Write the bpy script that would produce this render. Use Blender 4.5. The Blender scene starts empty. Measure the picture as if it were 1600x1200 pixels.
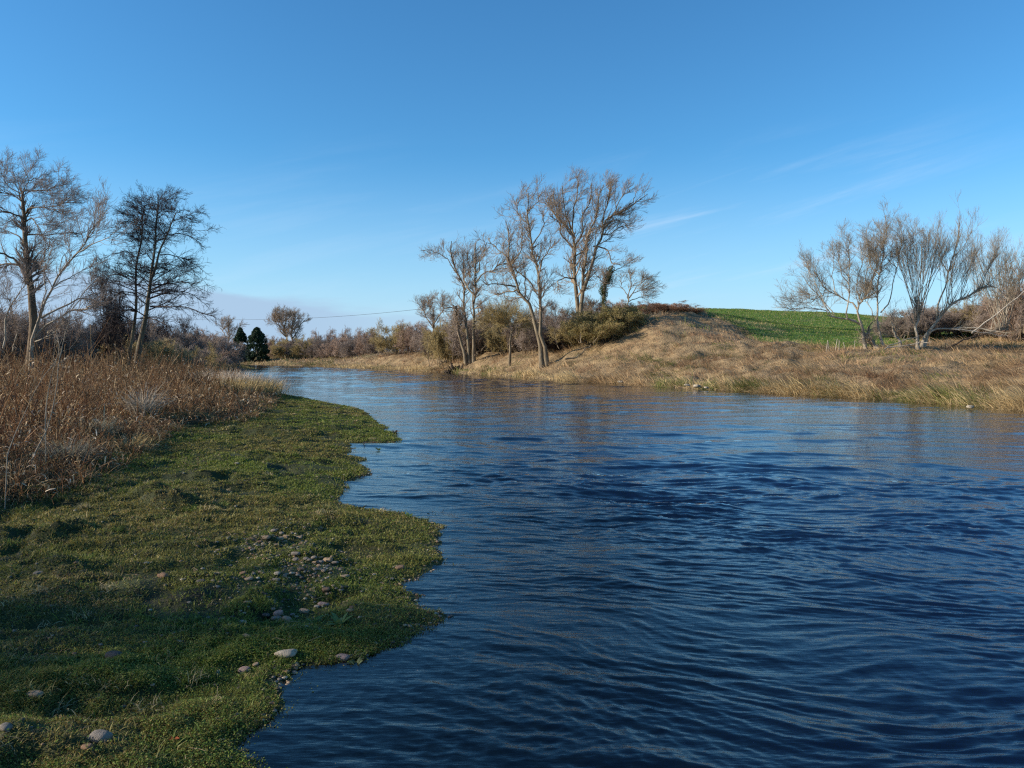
import bpy, math, random
import numpy as np
from mathutils import Vector

random.seed(7)
RNG = np.random.default_rng(7)
R = math.radians
sc = bpy.context.scene
COL = sc.collection

# ------------------------------------------------------------------ camera, sky, sun, exposure
CAM_H = 2.0
F = 1200.0                      # focal length in photo pixels (photo 1600 x 1200)
PITCH = math.atan(45 / F)
cam_d = bpy.data.cameras.new('camera')
cam = bpy.data.objects.new('camera', cam_d)
COL.objects.link(cam)
cam.location = (0, 0, CAM_H)
cam.rotation_euler = (R(90) - PITCH, 0, 0)
cam_d.sensor_width = 36
cam_d.lens = 27
cam_d.clip_start = 0.05
cam_d.clip_end = 6000
sc.camera = cam

SUN_EL, SUN_AZ = R(22), R(-99)     # azimuth measured from +Y towards +X
sun_dir = Vector((math.sin(SUN_AZ) * math.cos(SUN_EL), math.cos(SUN_AZ) * math.cos(SUN_EL), math.sin(SUN_EL)))
world = bpy.data.worlds.new('World')
sc.world = world
world.use_nodes = True
wn, wl = world.node_tree.nodes, world.node_tree.links
wn.clear()
w_out = wn.new('ShaderNodeOutputWorld')
w_bg = wn.new('ShaderNodeBackground')
w_sky = wn.new('ShaderNodeTexSky')
w_sky.sky_type = 'NISHITA'
w_sky.sun_disc = False
w_sky.sun_elevation = SUN_EL
w_sky.sun_rotation = SUN_AZ
w_sky.altitude = 50
w_sky.air_density = 1.0
w_sky.dust_density = 0.25
w_sky.ozone_density = 1.6
w_bg.inputs['Strength'].default_value = 0.098


def wnode(kind, **kw):
    n = wn.new(kind)
    for k, v in kw.items():
        setattr(n, k, v)
    return n


def wmath(op, a, b=None, c=None, clamp=False):
    n = wn.new('ShaderNodeMath')
    n.operation = op
    n.use_clamp = clamp
    for i, v in enumerate((a, b, c)):
        if v is None:
            continue
        if isinstance(v, (int, float)):
            n.inputs[i].default_value = v
        else:
            wl.new(v, n.inputs[i])
    return n.outputs[0]


def wramp(x, lo, hi):
    n = wn.new('ShaderNodeMapRange')
    n.interpolation_type = 'SMOOTHSTEP'
    n.inputs['From Min'].default_value = lo
    n.inputs['From Max'].default_value = hi
    wl.new(x, n.inputs['Value'])
    return n.outputs['Result']


tc = wnode('ShaderNodeTexCoord')
sep = wnode('ShaderNodeSeparateXYZ')
wl.new(tc.outputs['Generated'], sep.inputs[0])
hyp = wmath('SQRT', wmath('ADD', wmath('POWER', sep.outputs[0], 2), wmath('POWER', sep.outputs[1], 2)))
tan_el = wmath('DIVIDE', sep.outputs[2], hyp)
azim = wmath('ARCTAN2', sep.outputs[0], sep.outputs[1])
comb = wnode('ShaderNodeCombineXYZ')
wl.new(wmath('MULTIPLY', azim, 7.0), comb.inputs[0])
wl.new(wmath('MULTIPLY', tan_el, 34.0), comb.inputs[1])
nz1 = wnode('ShaderNodeTexNoise')
nz1.inputs['Scale'].default_value = 0.8
nz1.inputs['Detail'].default_value = 6
nz1.inputs['Roughness'].default_value = 0.55
wl.new(comb.outputs[0], nz1.inputs['Vector'])
# thin high cirrus, slanting
comb2 = wnode('ShaderNodeCombineXYZ')
wl.new(wmath('MULTIPLY', azim, 2.6), comb2.inputs[0])
wl.new(wmath('MULTIPLY', wmath('SUBTRACT', tan_el, wmath('MULTIPLY', azim, 0.22)), 22.0), comb2.inputs[1])
nz2 = wnode('ShaderNodeTexNoise')
nz2.inputs['Scale'].default_value = 1.0
nz2.inputs['Detail'].default_value = 7
nz2.inputs['Roughness'].default_value = 0.6
nz2.inputs['Distortion'].default_value = 0.4
wl.new(comb2.outputs[0], nz2.inputs['Vector'])
cirr = wmath('MULTIPLY', wramp(nz2.outputs['Fac'], 0.46, 0.78),
             wmath('MULTIPLY', wramp(tan_el, 0.01, 0.07), wmath('SUBTRACT', 1.0, wramp(tan_el, 0.16, 0.30))))
# low cloud bank: upper edge follows noise, fades towards the right
edge = wmath('MULTIPLY', wmath('SUBTRACT', nz1.outputs['Fac'], 0.5), 0.06)
bank_top = wmath('ADD', wmath('SUBTRACT', 0.078, wmath('MULTIPLY', wmath('ADD', azim, 0.33), 0.10)), edge)
diffe = wmath('SUBTRACT', bank_top, tan_el)
bank = wmath('MULTIPLY', wramp(diffe, -0.006, 0.012), wmath('SUBTRACT', 1.0, wramp(azim, -0.30, 0.02)))
hs = wnode('ShaderNodeHueSaturation')
hs.inputs['Saturation'].default_value = 1.10
hs.inputs['Value'].default_value = 1.0
wl.new(w_sky.outputs[0], hs.inputs['Color'])
mixc = wnode('ShaderNodeMixRGB')
mixc.inputs[2].default_value = (5.4, 6.4, 7.8, 1)
wisp = wmath('MULTIPLY', wramp(azim, 0.05, 0.2), wmath('SUBTRACT', 1.0, wramp(azim, 0.36, 0.6)))
wl.new(wmath('MULTIPLY', cirr, wmath('ADD', 0.14, wmath('MULTIPLY', wisp, 0.38))), mixc.inputs[0])
tint = wnode('ShaderNodeMixRGB')
tint.blend_type = 'MULTIPLY'
tint.inputs[0].default_value = 1.0
tint.inputs[2].default_value = (0.50, 1.03, 1.33, 1)
wl.new(hs.outputs[0], tint.inputs[1])
hz = wnode('ShaderNodeMixRGB')
hz.inputs[2].default_value = (4.1, 5.35, 7.2, 1)
wl.new(wmath('ADD', wmath('MULTIPLY', wmath('SUBTRACT', 1.0, wramp(tan_el, 0.0, 0.27)), 0.55), wmath('MULTIPLY', wmath('SUBTRACT', 1.0, wramp(tan_el, 0.0, 0.12)), 0.22)), hz.inputs[0])
wl.new(tint.outputs[0], hz.inputs[1])
wl.new(hz.outputs[0], mixc.inputs[1])
mixb = wnode('ShaderNodeMixRGB')
mixb.inputs[2].default_value = (3.0, 4.15, 5.7, 1)
wl.new(wmath('MULTIPLY', bank, 0.85), mixb.inputs[0])
wl.new(mixc.outputs[0], mixb.inputs[1])
wl.new(mixb.outputs[0], w_bg.inputs['Color'])
wl.new(w_bg.outputs[0], w_out.inputs[0])

sun_l = bpy.data.lights.new('sun', 'SUN')
sun_l.energy = 5.0
sun_l.angle = R(0.55)
sun_l.color = (1.0, 0.88, 0.73)
sun = bpy.data.objects.new('sun', sun_l)
COL.objects.link(sun)
sun.rotation_euler = sun_dir.to_track_quat('Z', 'Y').to_euler()

sc.view_settings.view_transform = 'Standard'
sc.view_settings.look = 'None'
sc.view_settings.exposure = 0.5
sc.view_settings.gamma = 1.0
sc.cycles.max_bounces = 6
sc.cycles.use_denoising = False
sc.cycles.filter_width = 1.25
sc.cycles.transparent_max_bounces = 16
sc.cycles.sample_clamp_indirect = 4

# ------------------------------------------------------------------ helpers
SP, CP = math.sin(PITCH), math.cos(PITCH)


def pix(u, v, d):
    """world point seen at photo pixel (u, v) at distance d along +Y."""
    a, b = (u - 800) / F, (v - 600) / F
    dx, dy, dz = a, CP - b * SP, -SP - b * CP
    return np.array((dx / dy * d, d, CAM_H + dz / dy * d))


def gpix(u, v, z=0.0):
    a, b = (u - 800) / F, (v - 600) / F
    dx, dy, dz = a, CP - b * SP, -SP - b * CP
    t = (z - CAM_H) / dz
    return np.array((dx * t, dy * t))


def smooth(x, lo, hi):
    t = np.clip((x - lo) / (hi - lo), 0, 1)
    return t * t * (3 - 2 * t)


def _hash(ix, iy, seed):
    h = (ix.astype(np.int64) * 374761393 + iy.astype(np.int64) * 668265263 + seed * 1442695041) & 0xFFFFFFFF
    h = ((h ^ (h >> 13)) * 1274126177) & 0xFFFFFFFF
    h = h ^ (h >> 16)
    return (h & 0xFFFF) / 65535.0


def vnoise(x, y, seed=0):
    ix, iy = np.floor(x), np.floor(y)
    fx, fy = x - ix, y - iy
    fx, fy = fx * fx * (3 - 2 * fx), fy * fy * (3 - 2 * fy)
    ix, iy = ix.astype(np.int64), iy.astype(np.int64)
    a, b = _hash(ix, iy, seed), _hash(ix + 1, iy, seed)
    c, d = _hash(ix, iy + 1, seed), _hash(ix + 1, iy + 1, seed)
    return (a + (b - a) * fx) * (1 - fy) + (c + (d - c) * fx) * fy


def fbm(x, y, seed=0, octaves=4, gain=0.5):
    s, a, t = 0, 1.0, 0
    for o in range(octaves):
        s = s + a * vnoise(x * 2 ** o + 17.3 * o, y * 2 ** o - 9.1 * o, seed + o)
        t += a
        a *= gain
    return s / t * 2 - 1


def mesh_np(name, V, Q=None, T=None, col=None, smooth_=False, uv=None):
    me = bpy.data.meshes.new(name)
    V = np.ascontiguousarray(V, dtype=np.float32)
    nq = 0 if Q is None else len(Q)
    nt = 0 if T is None else len(T)
    me.vertices.add(len(V))
    me.vertices.foreach_set('co', V.ravel())
    loops = []
    if nq:
        loops.append(np.asarray(Q, dtype=np.int32).ravel())
    if nt:
        loops.append(np.asarray(T, dtype=np.int32).ravel())
    lp = np.concatenate(loops)
    me.loops.add(len(lp))
    me.loops.foreach_set('vertex_index', lp)
    me.polygons.add(nq + nt)
    st = np.concatenate([np.arange(nq) * 4, nq * 4 + np.arange(nt) * 3]).astype(np.int32)
    me.polygons.foreach_set('loop_start', st)
    if smooth_:
        me.polygons.foreach_set('use_smooth', np.ones(nq + nt, dtype=bool))
    if col is not None:
        at = me.color_attributes.new('col', 'FLOAT_COLOR', 'POINT')
        c = np.ones((len(V), 4), dtype=np.float32)
        c[:, :3] = col
        at.data.foreach_set('color', c.ravel())
    me.update(calc_edges=True)
    return me


def obj(name, me, mat=None, parent=None, loc=None):
    o = bpy.data.objects.new(name, me)
    COL.objects.link(o)
    if mat:
        me.materials.append(mat)
    if parent:
        o.parent = parent
    if loc is not None:
        o.location = loc
    return o


def tag(o, label=None, cat=None, group=None, kind=None):
    for k, v in (('label', label), ('category', cat), ('group', group), ('kind', kind)):
        if v:
            o[k] = v
    return o


def root(name, loc, label, cat, group=None):
    o = bpy.data.objects.new(name, None)
    COL.objects.link(o)
    o.location = loc
    o.empty_display_size = 0.2
    return tag(o, label, cat, group)


class Batch:
    def __init__(s):
        s.V, s.Q, s.C, s.n = [], [], [], 0

    def add(s, V, Q, C=None):
        s.V.append(V)
        s.Q.append(Q + s.n)
        s.n += len(V)
        if C is not None:
            s.C.append(C)

    def tubes(s, P, Rr, k=4, C=None):
        """P (N,S,3) centre lines, Rr (N,S) radii."""
        if len(P) == 0:
            return
        N, S = P.shape[:2]
        T = np.gradient(P, axis=1)
        T /= np.linalg.norm(T, axis=2, keepdims=True) + 1e-9
        mean = T.mean(axis=1)
        ref = np.where(np.abs(mean[:, 2:3]) > 0.75, np.array([[0.9, 0.43, 0.0]]), np.array([[0, 0, 1.0]]))
        ref = np.repeat(ref[:, None, :], S, axis=1)
        A = np.cross(T, ref)
        A /= np.linalg.norm(A, axis=2, keepdims=True) + 1e-9
        B = np.cross(T, A)
        th = np.arange(k) / k * 2 * math.pi
        ring = A[:, :, None, :] * np.cos(th)[None, None, :, None] + B[:, :, None, :] * np.sin(th)[None, None, :, None]
        V = P[:, :, None, :] + ring * Rr[:, :, None, None]
        idx = np.arange(N * S * k).reshape(N, S, k)
        a, b = idx[:, :-1, :], np.roll(idx, -1, axis=2)[:, :-1, :]
        c, d = np.roll(idx, -1, axis=2)[:, 1:, :], idx[:, 1:, :]
        Q = np.stack([a, b, c, d], axis=-1).reshape(-1, 4)
        cc = None
        if C is not None:
            cc = np.repeat(C, S * k, axis=0)
        s.add(V.reshape(-1, 3), Q, cc)

    def ribbons(s, P, W, side, C=None):
        """flat strips: P (N,S,3), W (N,S) half widths, side (N,3)."""
        N, S = P.shape[:2]
        off = side[:, None, :] * W[:, :, None]
        V = np.stack([P - off, P + off], axis=2)
        idx = np.arange(N * S * 2).reshape(N, S, 2)
        Q = np.stack([idx[:, :-1, 0], idx[:, :-1, 1], idx[:, 1:, 1], idx[:, 1:, 0]], axis=-1).reshape(-1, 4)
        cc = np.repeat(C, S * 2, axis=0) if C is not None else None
        s.add(V.reshape(-1, 3), Q, cc)

    def build(s, name, smooth_=False, origin=None):
        V = np.concatenate(s.V)
        if origin is not None:
            V = V - np.asarray(origin)
        C = np.concatenate(s.C) if s.C else None
        return mesh_np(name, V, np.concatenate(s.Q), col=C, smooth_=smooth_)


# ------------------------------------------------------------------ materials
def new_mat(name):
    m = bpy.data.materials.new(name)
    m.use_nodes = True
    nt = m.node_tree
    b = nt.nodes['Principled BSDF']
    b.inputs['Roughness'].default_value = 0.85
    b.inputs['Specular IOR Level'].default_value = 0.25
    return m, nt, b


def mix_noise(nt, b, stops, scale, detail=6, rough=0.6, bump=0.0, bump_scale=None, coord='Object', stretch=(1, 1, 1), bdist=0.05):
    tc_ = nt.nodes.new('ShaderNodeTexCoord')
    mp = nt.nodes.new('ShaderNodeMapping')
    mp.inputs['Scale'].default_value = stretch
    nt.links.new(tc_.outputs[coord], mp.inputs[0])
    n = nt.nodes.new('ShaderNodeTexNoise')
    n.inputs['Scale'].default_value = scale
    n.inputs['Detail'].default_value = detail
    n.inputs['Roughness'].default_value = rough
    nt.links.new(mp.outputs[0], n.inputs['Vector'])
    r = nt.nodes.new('ShaderNodeValToRGB')
    r.color_ramp.elements.remove(r.color_ramp.elements[1])
    for i, (p, c) in enumerate(stops):
        e = r.color_ramp.elements[0] if i == 0 else r.color_ramp.elements.new(p)
        e.position = p
        e.color = (*c, 1)
    nt.links.new(n.outputs['Fac'], r.inputs[0])
    nt.links.new(r.outputs[0], b.inputs['Base Color'])
    if bump:
        n2 = nt.nodes.new('ShaderNodeTexNoise')
        n2.inputs['Scale'].default_value = bump_scale or scale * 3
        n2.inputs['Detail'].default_value = 6
        nt.links.new(mp.outputs[0], n2.inputs['Vector'])
        bp = nt.nodes.new('ShaderNodeBump')
        bp.inputs['Strength'].default_value = bump
        bp.inputs['Distance'].default_value = bdist
        nt.links.new(n2.outputs['Fac'], bp.inputs['Height'])
        nt.links.new(bp.outputs[0], b.inputs['Normal'])
    return r


def noise_mat(name, stops, scale, **kw):
    m, nt, b = new_mat(name)
    mix_noise(nt, b, stops, scale, **kw)
    return m


def leaf_mat(name, trans=0.35, rough=0.6, spec=0.2):
    """colour comes from the point attribute; thin leaves let light through."""
    m, nt, b = new_mat(name)
    b.inputs['Roughness'].default_value = rough
    b.inputs['Specular IOR Level'].default_value = spec
    at = nt.nodes.new('ShaderNodeAttribute')
    at.attribute_name = 'col'
    nt.links.new(at.outputs['Color'], b.inputs['Base Color'])
    tr = nt.nodes.new('ShaderNodeBsdfTranslucent')
    nt.links.new(at.outputs['Color'], tr.inputs['Color'])
    mx = nt.nodes.new('ShaderNodeMixShader')
    mx.inputs[0].default_value = trans
    nt.links.new(b.outputs[0], mx.inputs[1])
    nt.links.new(tr.outputs[0], mx.inputs[2])
    nt.links.new(mx.outputs[0], nt.nodes['Material Output'].inputs['Surface'])
    return m


def bark(name, c1, c2, c3, scale=3.0):
    return noise_mat(name, [(0.3, c1), (0.5, c2), (0.68, c3)], scale, stretch=(1, 1, 0.35), bump=0.7, bump_scale=scale * 5, bdist=0.04)


M_ash = bark('ash_bark', (0.10, 0.078, 0.05), (0.18, 0.14, 0.09), (0.28, 0.23, 0.15))
M_ash_tw = bark('ash_twig', (0.19, 0.14, 0.095), (0.31, 0.235, 0.165), (0.43, 0.34, 0.25))
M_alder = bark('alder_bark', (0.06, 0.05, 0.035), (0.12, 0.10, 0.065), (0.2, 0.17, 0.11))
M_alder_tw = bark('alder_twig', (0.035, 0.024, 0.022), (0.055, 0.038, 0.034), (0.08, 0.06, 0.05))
M_dark = bark('brown_bark', (0.08, 0.055, 0.035), (0.14, 0.10, 0.06), (0.21, 0.16, 0.10))
M_dark_tw = bark('brown_twig', (0.18, 0.14, 0.11), (0.27, 0.215, 0.175), (0.37, 0.30, 0.25))
M_will = bark('willow_bark', (0.2, 0.165, 0.12), (0.32, 0.27, 0.20), (0.46, 0.42, 0.34))
M_will_tw = bark('willow_twig', (0.18, 0.145, 0.10), (0.29, 0.235, 0.165), (0.40, 0.33, 0.24))
M_pale = noise_mat('bleached_wood', [(0.3, (0.20, 0.17, 0.13)), (0.5, (0.38, 0.33, 0.26)), (0.7, (0.52, 0.47, 0.39))], 4, bump=0.6)
M_purp_tw = bark('birch_twig', (0.24, 0.165, 0.12), (0.34, 0.245, 0.185), (0.44, 0.33, 0.26))
M_olive_tw = bark('olive_twig', (0.23, 0.18, 0.075), (0.36, 0.28, 0.125), (0.48, 0.38, 0.19))
M_bram_tw = bark('bramble_twig', (0.25, 0.14, 0.085), (0.38, 0.22, 0.135), (0.50, 0.31, 0.20))
M_rot = noise_mat('rotten_wood', [(0.3, (0.02, 0.015, 0.012)), (0.6, (0.07, 0.05, 0.035)), (0.8, (0.16, 0.12, 0.08))], 5, bump=0.8)
M_leaf = leaf_mat('leaf_blades', 0.35)
M_dry = leaf_mat('dry_blades', 0.30, rough=0.7, spec=0.15)
M_ever = leaf_mat('evergreen_sprays', 0.1, rough=0.5)
M_cable = noise_mat('cable_black', [(0.3, (0.02, 0.02, 0.02)), (0.7, (0.05, 0.05, 0.05))], 3)

# ------------------------------------------------------------------ the river outline (world metres)
left_px = [(392, 1200), (388, 1165), (410, 1135), (452, 1108), (440, 1085), (428, 1062), (475, 1043), (513, 1037), (560, 1028), (600, 1013),
           (638, 990), (660, 976), (690, 972), (707, 962), (690, 956), (666, 953), (652, 940), (640, 920), (652, 902),
           (678, 888), (692, 876), (682, 853), (690, 843), (698, 833), (690, 824), (650, 810), (600, 801), (560, 793),
           (528, 784), (526, 776), (545, 762), (543, 752), (562, 745), (576, 740), (570, 729), (562, 722), (574, 717),
           (548, 714), (541, 707), (550, 693), (575, 690), (600, 691), (628, 688), (617, 683), (622, 677), (596, 674),
           (602, 667), (586, 658), (575, 645), (552, 637), (510, 629), (470, 621), (425, 613), (405, 604), (370, 596), (330, 592), (296, 589), (250, 588),
           (200, 586), (250, 583), (330, 581), (380, 580), (402, 577.5), (396, 574.5), (370, 573), (330, 572.5), (270, 572)]
left_shore = [(4.0, -20), (1.0, -6), (-0.4, 0.2), (-0.95, 1.6)] + [tuple(gpix(u, v)) for u, v in left_px]
right_px = [(270, 569), (330, 569), (365, 569.3), (400, 570), (450, 571), (500, 573), (600, 577), (700, 582), (800, 588), (900, 596),
            (1000, 602), (1100, 608), (1200, 613), (1300, 619), (1400, 625), (1500, 633), (1600, 641)]
right_shore = [tuple(gpix(u, v)) for u, v in right_px] + [(21.5, 22), (24.5, 12), (27, 0), (30, -20)]
poly = np.array(left_shore + right_shore)
n_left = len(left_shore)
seg_a, seg_b = poly, np.roll(poly, -1, axis=0)
seg_side = np.zeros(len(poly))
seg_side[n_left - 1:] = 1           # far closure and right shore belong to the far bank
seg_side[-1] = 0.5


def shore(x, y):
    """signed distance to the water outline (negative in the water) and the side of the nearest bank."""
    x, y = np.atleast_1d(x).ravel(), np.atleast_1d(y).ravel()
    out_d = np.empty(len(x))
    out_s = np.empty(len(x))
    CH = 40000
    for i in range(0, len(x), CH):
        px, py = x[i:i + CH, None], y[i:i + CH, None]
        ax, ay, bx, by = seg_a[:, 0], seg_a[:, 1], seg_b[:, 0], seg_b[:, 1]
        dx, dy = bx - ax, by - ay
        t = np.clip(((px - ax) * dx + (py - ay) * dy) / (dx * dx + dy * dy), 0, 1)
        d2 = (px - ax - t * dx) ** 2 + (py - ay - t * dy) ** 2
        k = np.argmin(d2, axis=1)
        d = np.sqrt(d2[np.arange(len(k)), k])
        cond = ((ay > py) != (by > py)) & (px < dx * (py - ay) / np.where(dy == 0, 1e-9, dy) + ax)
        inside = cond.sum(axis=1) % 2 == 1
        out_d[i:i + CH] = np.where(inside, -d, d)
        out_s[i:i + CH] = seg_side[k]
    rr_n = np.hypot(x, y)
    out_d = out_d + np.where(out_s < .6, (0.11 * fbm(x * 2.1, y * 2.1, 401, 3) + 0.07 * fbm(x * 6, y * 6, 409, 3) + .03 * fbm(x * 17, y * 17, 411, 2) * (rr_n < 14)) * (1 + smooth(rr_n, 10, 40)), 0.5 * fbm(x * .8, y * .8, 421, 3))
    return out_d, out_s


# ------------------------------------------------------------------ terrain of the far bank (thin plate through surveyed points)
ctrl = [(1600, 600, 33), (1600, 575, 40), (1600, 557, 50), (1600, 535, 66), (1600, 512, 110),
        (1400, 600, 40), (1400, 575, 46), (1400, 546, 56), (1400, 524, 75), (1400, 497, 125),
        (1300, 590, 43), (1300, 560, 52), (1300, 545, 60), (1300, 515, 85), (1300, 489, 125),
        (1200, 590, 47), (1200, 560, 55), (1200, 533, 70), (1200, 505, 95), (1200, 486, 125),
        (1090, 585, 53), (1090, 555, 62), (1090, 507, 74), (1090, 487, 92), (1090, 484, 122),
        (1040, 582, 55), (1040, 560, 62), (1040, 520, 68), (1040, 486, 75), (1005, 562, 63), (1005, 505, 74), (1040, 484, 92), (1040, 486, 130),
        (980, 580, 58), (980, 556, 67), (980, 500, 82), (980, 492, 95), (980, 500, 130),
        (905, 580, 64), (905, 562, 71), (905, 535, 84), (905, 525, 110),
        (848, 575, 70), (848, 561, 74), (848, 545, 92), (848, 540, 120),
        (735, 568, 86), (735, 558, 90), (735, 549, 110), (735, 545, 160),
        (640, 567, 106), (640, 556, 114), (640, 551, 135), (560, 566, 119), (560, 557, 130), (560, 552, 200),
        (450, 565.5, 155), (450, 561, 175), (450, 556, 230), (340, 565, 170), (340, 557, 210), (100, 565, 180), (100, 556, 240)]
CX, CZ = [], []
for u, v, d in ctrl:
    p = pix(u, v, d)
    CX.append((math.atan2(p[0], p[1]), math.log(math.hypot(p[0], p[1]))))
    CZ.append(p[2])
for (x_, y_) in [tuple(p) for p in right_shore[2:-1]]:
    CX.append((math.atan2(x_, y_), math.log(math.hypot(x_, y_))))
    CZ.append(0.15)
for th in (45, 60, 80, 100):
    for dd, z in ((4, .8), (11, 1.4), (22, 2.0), (45, 4), (95, 6.5)):
        ro = {45: 30, 60: 27, 80: 27, 100: 28}[th]
        CX.append((R(th), math.log(ro + dd)))
        CZ.append(z)
for th in (-50, -25, 0, 15, 30, 50, 80, 100):
    CX.append((R(th), math.log(420)))
    CZ.append(3.5 if th > -10 else 3.0)
    CX.append((R(th), math.log(1500)))
    CZ.append(5)
CX, CZ = np.array(CX), np.array(CZ)


def _tp(r):
    r = np.maximum(r, 1e-6)
    return r * r * np.log(r)


_n = len(CX)
_K = _tp(np.linalg.norm(CX[:, None] - CX[None], axis=2)) + np.eye(_n) * 0.0004
_P = np.hstack([np.ones((_n, 1)), CX])
_A = np.block([[_K, _P], [_P.T, np.zeros((3, 3))]])
_w = np.linalg.solve(_A, np.concatenate([CZ, np.zeros(3)]))


def far_height(x, y):
    th = np.clip(np.arctan2(x, y), -1.2, 1.9)
    lr = np.log(np.maximum(np.hypot(x, y), 20))
    out = np.empty(len(x))
    for i in range(0, len(x), 60000):
        q = np.stack([th[i:i + 60000], lr[i:i + 60000]], axis=1)
        k = _tp(np.linalg.norm(q[:, None] - CX[None], axis=2))
        out[i:i + 60000] = k @ _w[:_n] + _w[_n] + q @ _w[_n + 1:]
    return out


# near bank: boundary between close turf and the standing dead growth
reed_px = [(-140, 812), (0, 788), (60, 780), (125, 764), (170, 745), (215, 712), (250, 690), (285, 668), (330, 664), (375, 660), (400, 652), (421, 638), (430, 622), (424, 612)]
reed_line = np.array([(-3.2, -8), (-3.6, 1.0), (-4.6, 4.2)] + [tuple(gpix(u, v, 0.22)) for u, v in reed_px] + [tuple(gpix(404, 600, 0.1)), tuple(gpix(360, 594, 0.1)), tuple(gpix(250, 590, 0.1)), (-95, 75)])


def reed_dist(x, y):
    """positive metres into the dead growth (left of the line)."""
    x, y = np.atleast_1d(x).ravel(), np.atleast_1d(y).ravel()
    out = np.empty(len(x))
    a, b = reed_line[:-1], reed_line[1:]
    d_ = b - a
    for i in range(0, len(x), 60000):
        px, py = x[i:i + 60000, None], y[i:i + 60000, None]
        t = np.clip(((px - a[:, 0]) * d_[:, 0] + (py - a[:, 1]) * d_[:, 1]) / (d_ ** 2).sum(1), 0, 1)
        ex, ey = px - a[:, 0] - t * d_[:, 0], py - a[:, 1] - t * d_[:, 1]
        d2 = ex ** 2 + ey ** 2
        k = np.argmin(d2, axis=1)
        ii = np.arange(len(k))
        side = d_[k, 0] * (py[:, 0] - a[k, 1]) - d_[k, 1] * (px[:, 0] - a[k, 0])
        out[i:i + 60000] = np.sqrt(d2[ii, k]) * np.sign(side)
    return out


clods = [(262, 792, .30, .24), (240, 775, .3, .12), (100, 842, .5, .12), (95, 893, .3, .12), (375, 676, .55, .16), (425, 677, .45, .18), (468, 680, .35, .14), (520, 664, .3, .10),
         (60, 925, .3, .08), (150, 1060, .25, .05), (30, 845, .5, .12), (340, 745, .6, .08), (470, 760, .5, .06), (180, 700, .5, .2), (30, 1150, .3, .08), (690, 832, .10, .05), (430, 830, .5, .03), (500, 735, .6, .07), (390, 712, .5, .06), (350, 782, .6, .08)]
clod_w = [(tuple(gpix(u, v, .18)), s, h) for u, v, s, h in clods]


def height(x, y, sd, side, detail=True):
    x, y = x.ravel(), y.ravel()
    rd = reed_dist(x, y)
    # near side
    zl = 0.004 + 0.035 * smooth(sd, 0, 0.2) + 0.13 * smooth(sd, 0.1, 2.2) + 0.05 * smooth(sd, 1, 5)
    zl += 0.22 * smooth(rd, -0.2, 1.1) + 0.35 * smooth(rd, 1, 12) + 0.6 * smooth(rd, 15, 60)
    am = smooth(sd, 0.0, 0.7)
    zl += am * (0.06 * fbm(x * 0.9, y * 0.9, 3, 4) + 0.055 * fbm(x * 4, y * 4, 11, 3) - 0.10 * smooth(fbm(x * 1.3 + 31, y * 1.7, 13, 3), .18, .6) + .05 * smooth(fbm(x * 1.1, y * 1.8 + 11, 14, 3), .2, .5))
    zl = np.where(sd > .02, np.maximum(zl, .012), zl)
    for (cx, cy), s, h in clod_w:
        zl += am * h * np.exp(-((x - cx) ** 2 + ((y - cy) * 1.5) ** 2) / (s * s)) * (0.75 + 0.5 * fbm(x * 7, y * 7, 23, 2))
    # far side
    zf = far_height(x, y)
    lip = 0.04 + 0.22 * smooth(sd, 0, 0.5)
    k = smooth(sd, 0.2, 5)
    zr = np.maximum(zf, 0.1) * k + lip * (1 - k)
    field = smooth(field_mask(x, y), -1, 3)
    rr = np.hypot(x, y)
    ch = 1 - 0.75 * field
    zr += ch * smooth(sd, 0.2, 2.5) * (0.42 * fbm(x * 0.22, y * 0.22, 31, 3) + 0.42 * fbm(x * 0.7, y * 0.7, 37, 3) - 0.22 * np.abs(fbm(x * 0.4 + 7, y * 0.4, 43, 2))) * (1 - 0.5 * smooth(rr, 200, 500))
    z = np.where(side > 0.6, zr, zl)
    w = smooth(rr, 0.0, 1.0)
    bed = -0.03 - 0.10 * smooth(-sd, 0, 0.5) - 0.22 * smooth(-sd, 0.3, 1.6) - 0.9 * smooth(-sd, 1.2, 6) + 0.02 * fbm(x * 3, y * 3, 51, 3)
    bed += 0.03 * (1 - smooth(-sd, 0, 0.12)) + .06 * smooth(-sd, 0, .4) * (1 - smooth(-sd, .7, 2.2))
    return np.where(sd < 0, bed, z)


field_line = [(1088, 88), (1110, 80), (1140, 77), (1200, 70), (1270, 63), (1345, 60), (1420, 66), (1520, 75), (1600, 82), (1900, 95)]
_fl = np.array([((u - 800) / F, d) for u, d in field_line])


def field_mask(x, y):
    """metres beyond the front edge of the green field (negative = not field)."""
    s = x / np.maximum(y, 1e-3)
    edge_ = np.interp(s, _fl[:, 0], _fl[:, 1])
    m = (y - edge_) + 2.0 * fbm(x * 0.25, y * 0.25, 61, 3)
    m = np.where((s < _fl[0, 0]) | (y < 20), -50 * np.maximum(_fl[0, 0] - s, 0.02) - 1, m)
    return m


# polar sheet
def radial_rows():
    rs, r_ = [0.02, 0.3, 0.6, 0.9], 1.15
    while r_ < 1600:
        rs.append(r_)
        r_ += min(max(0.022, r_ * 0.0085), 40)
    return np.array(rs)


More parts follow.
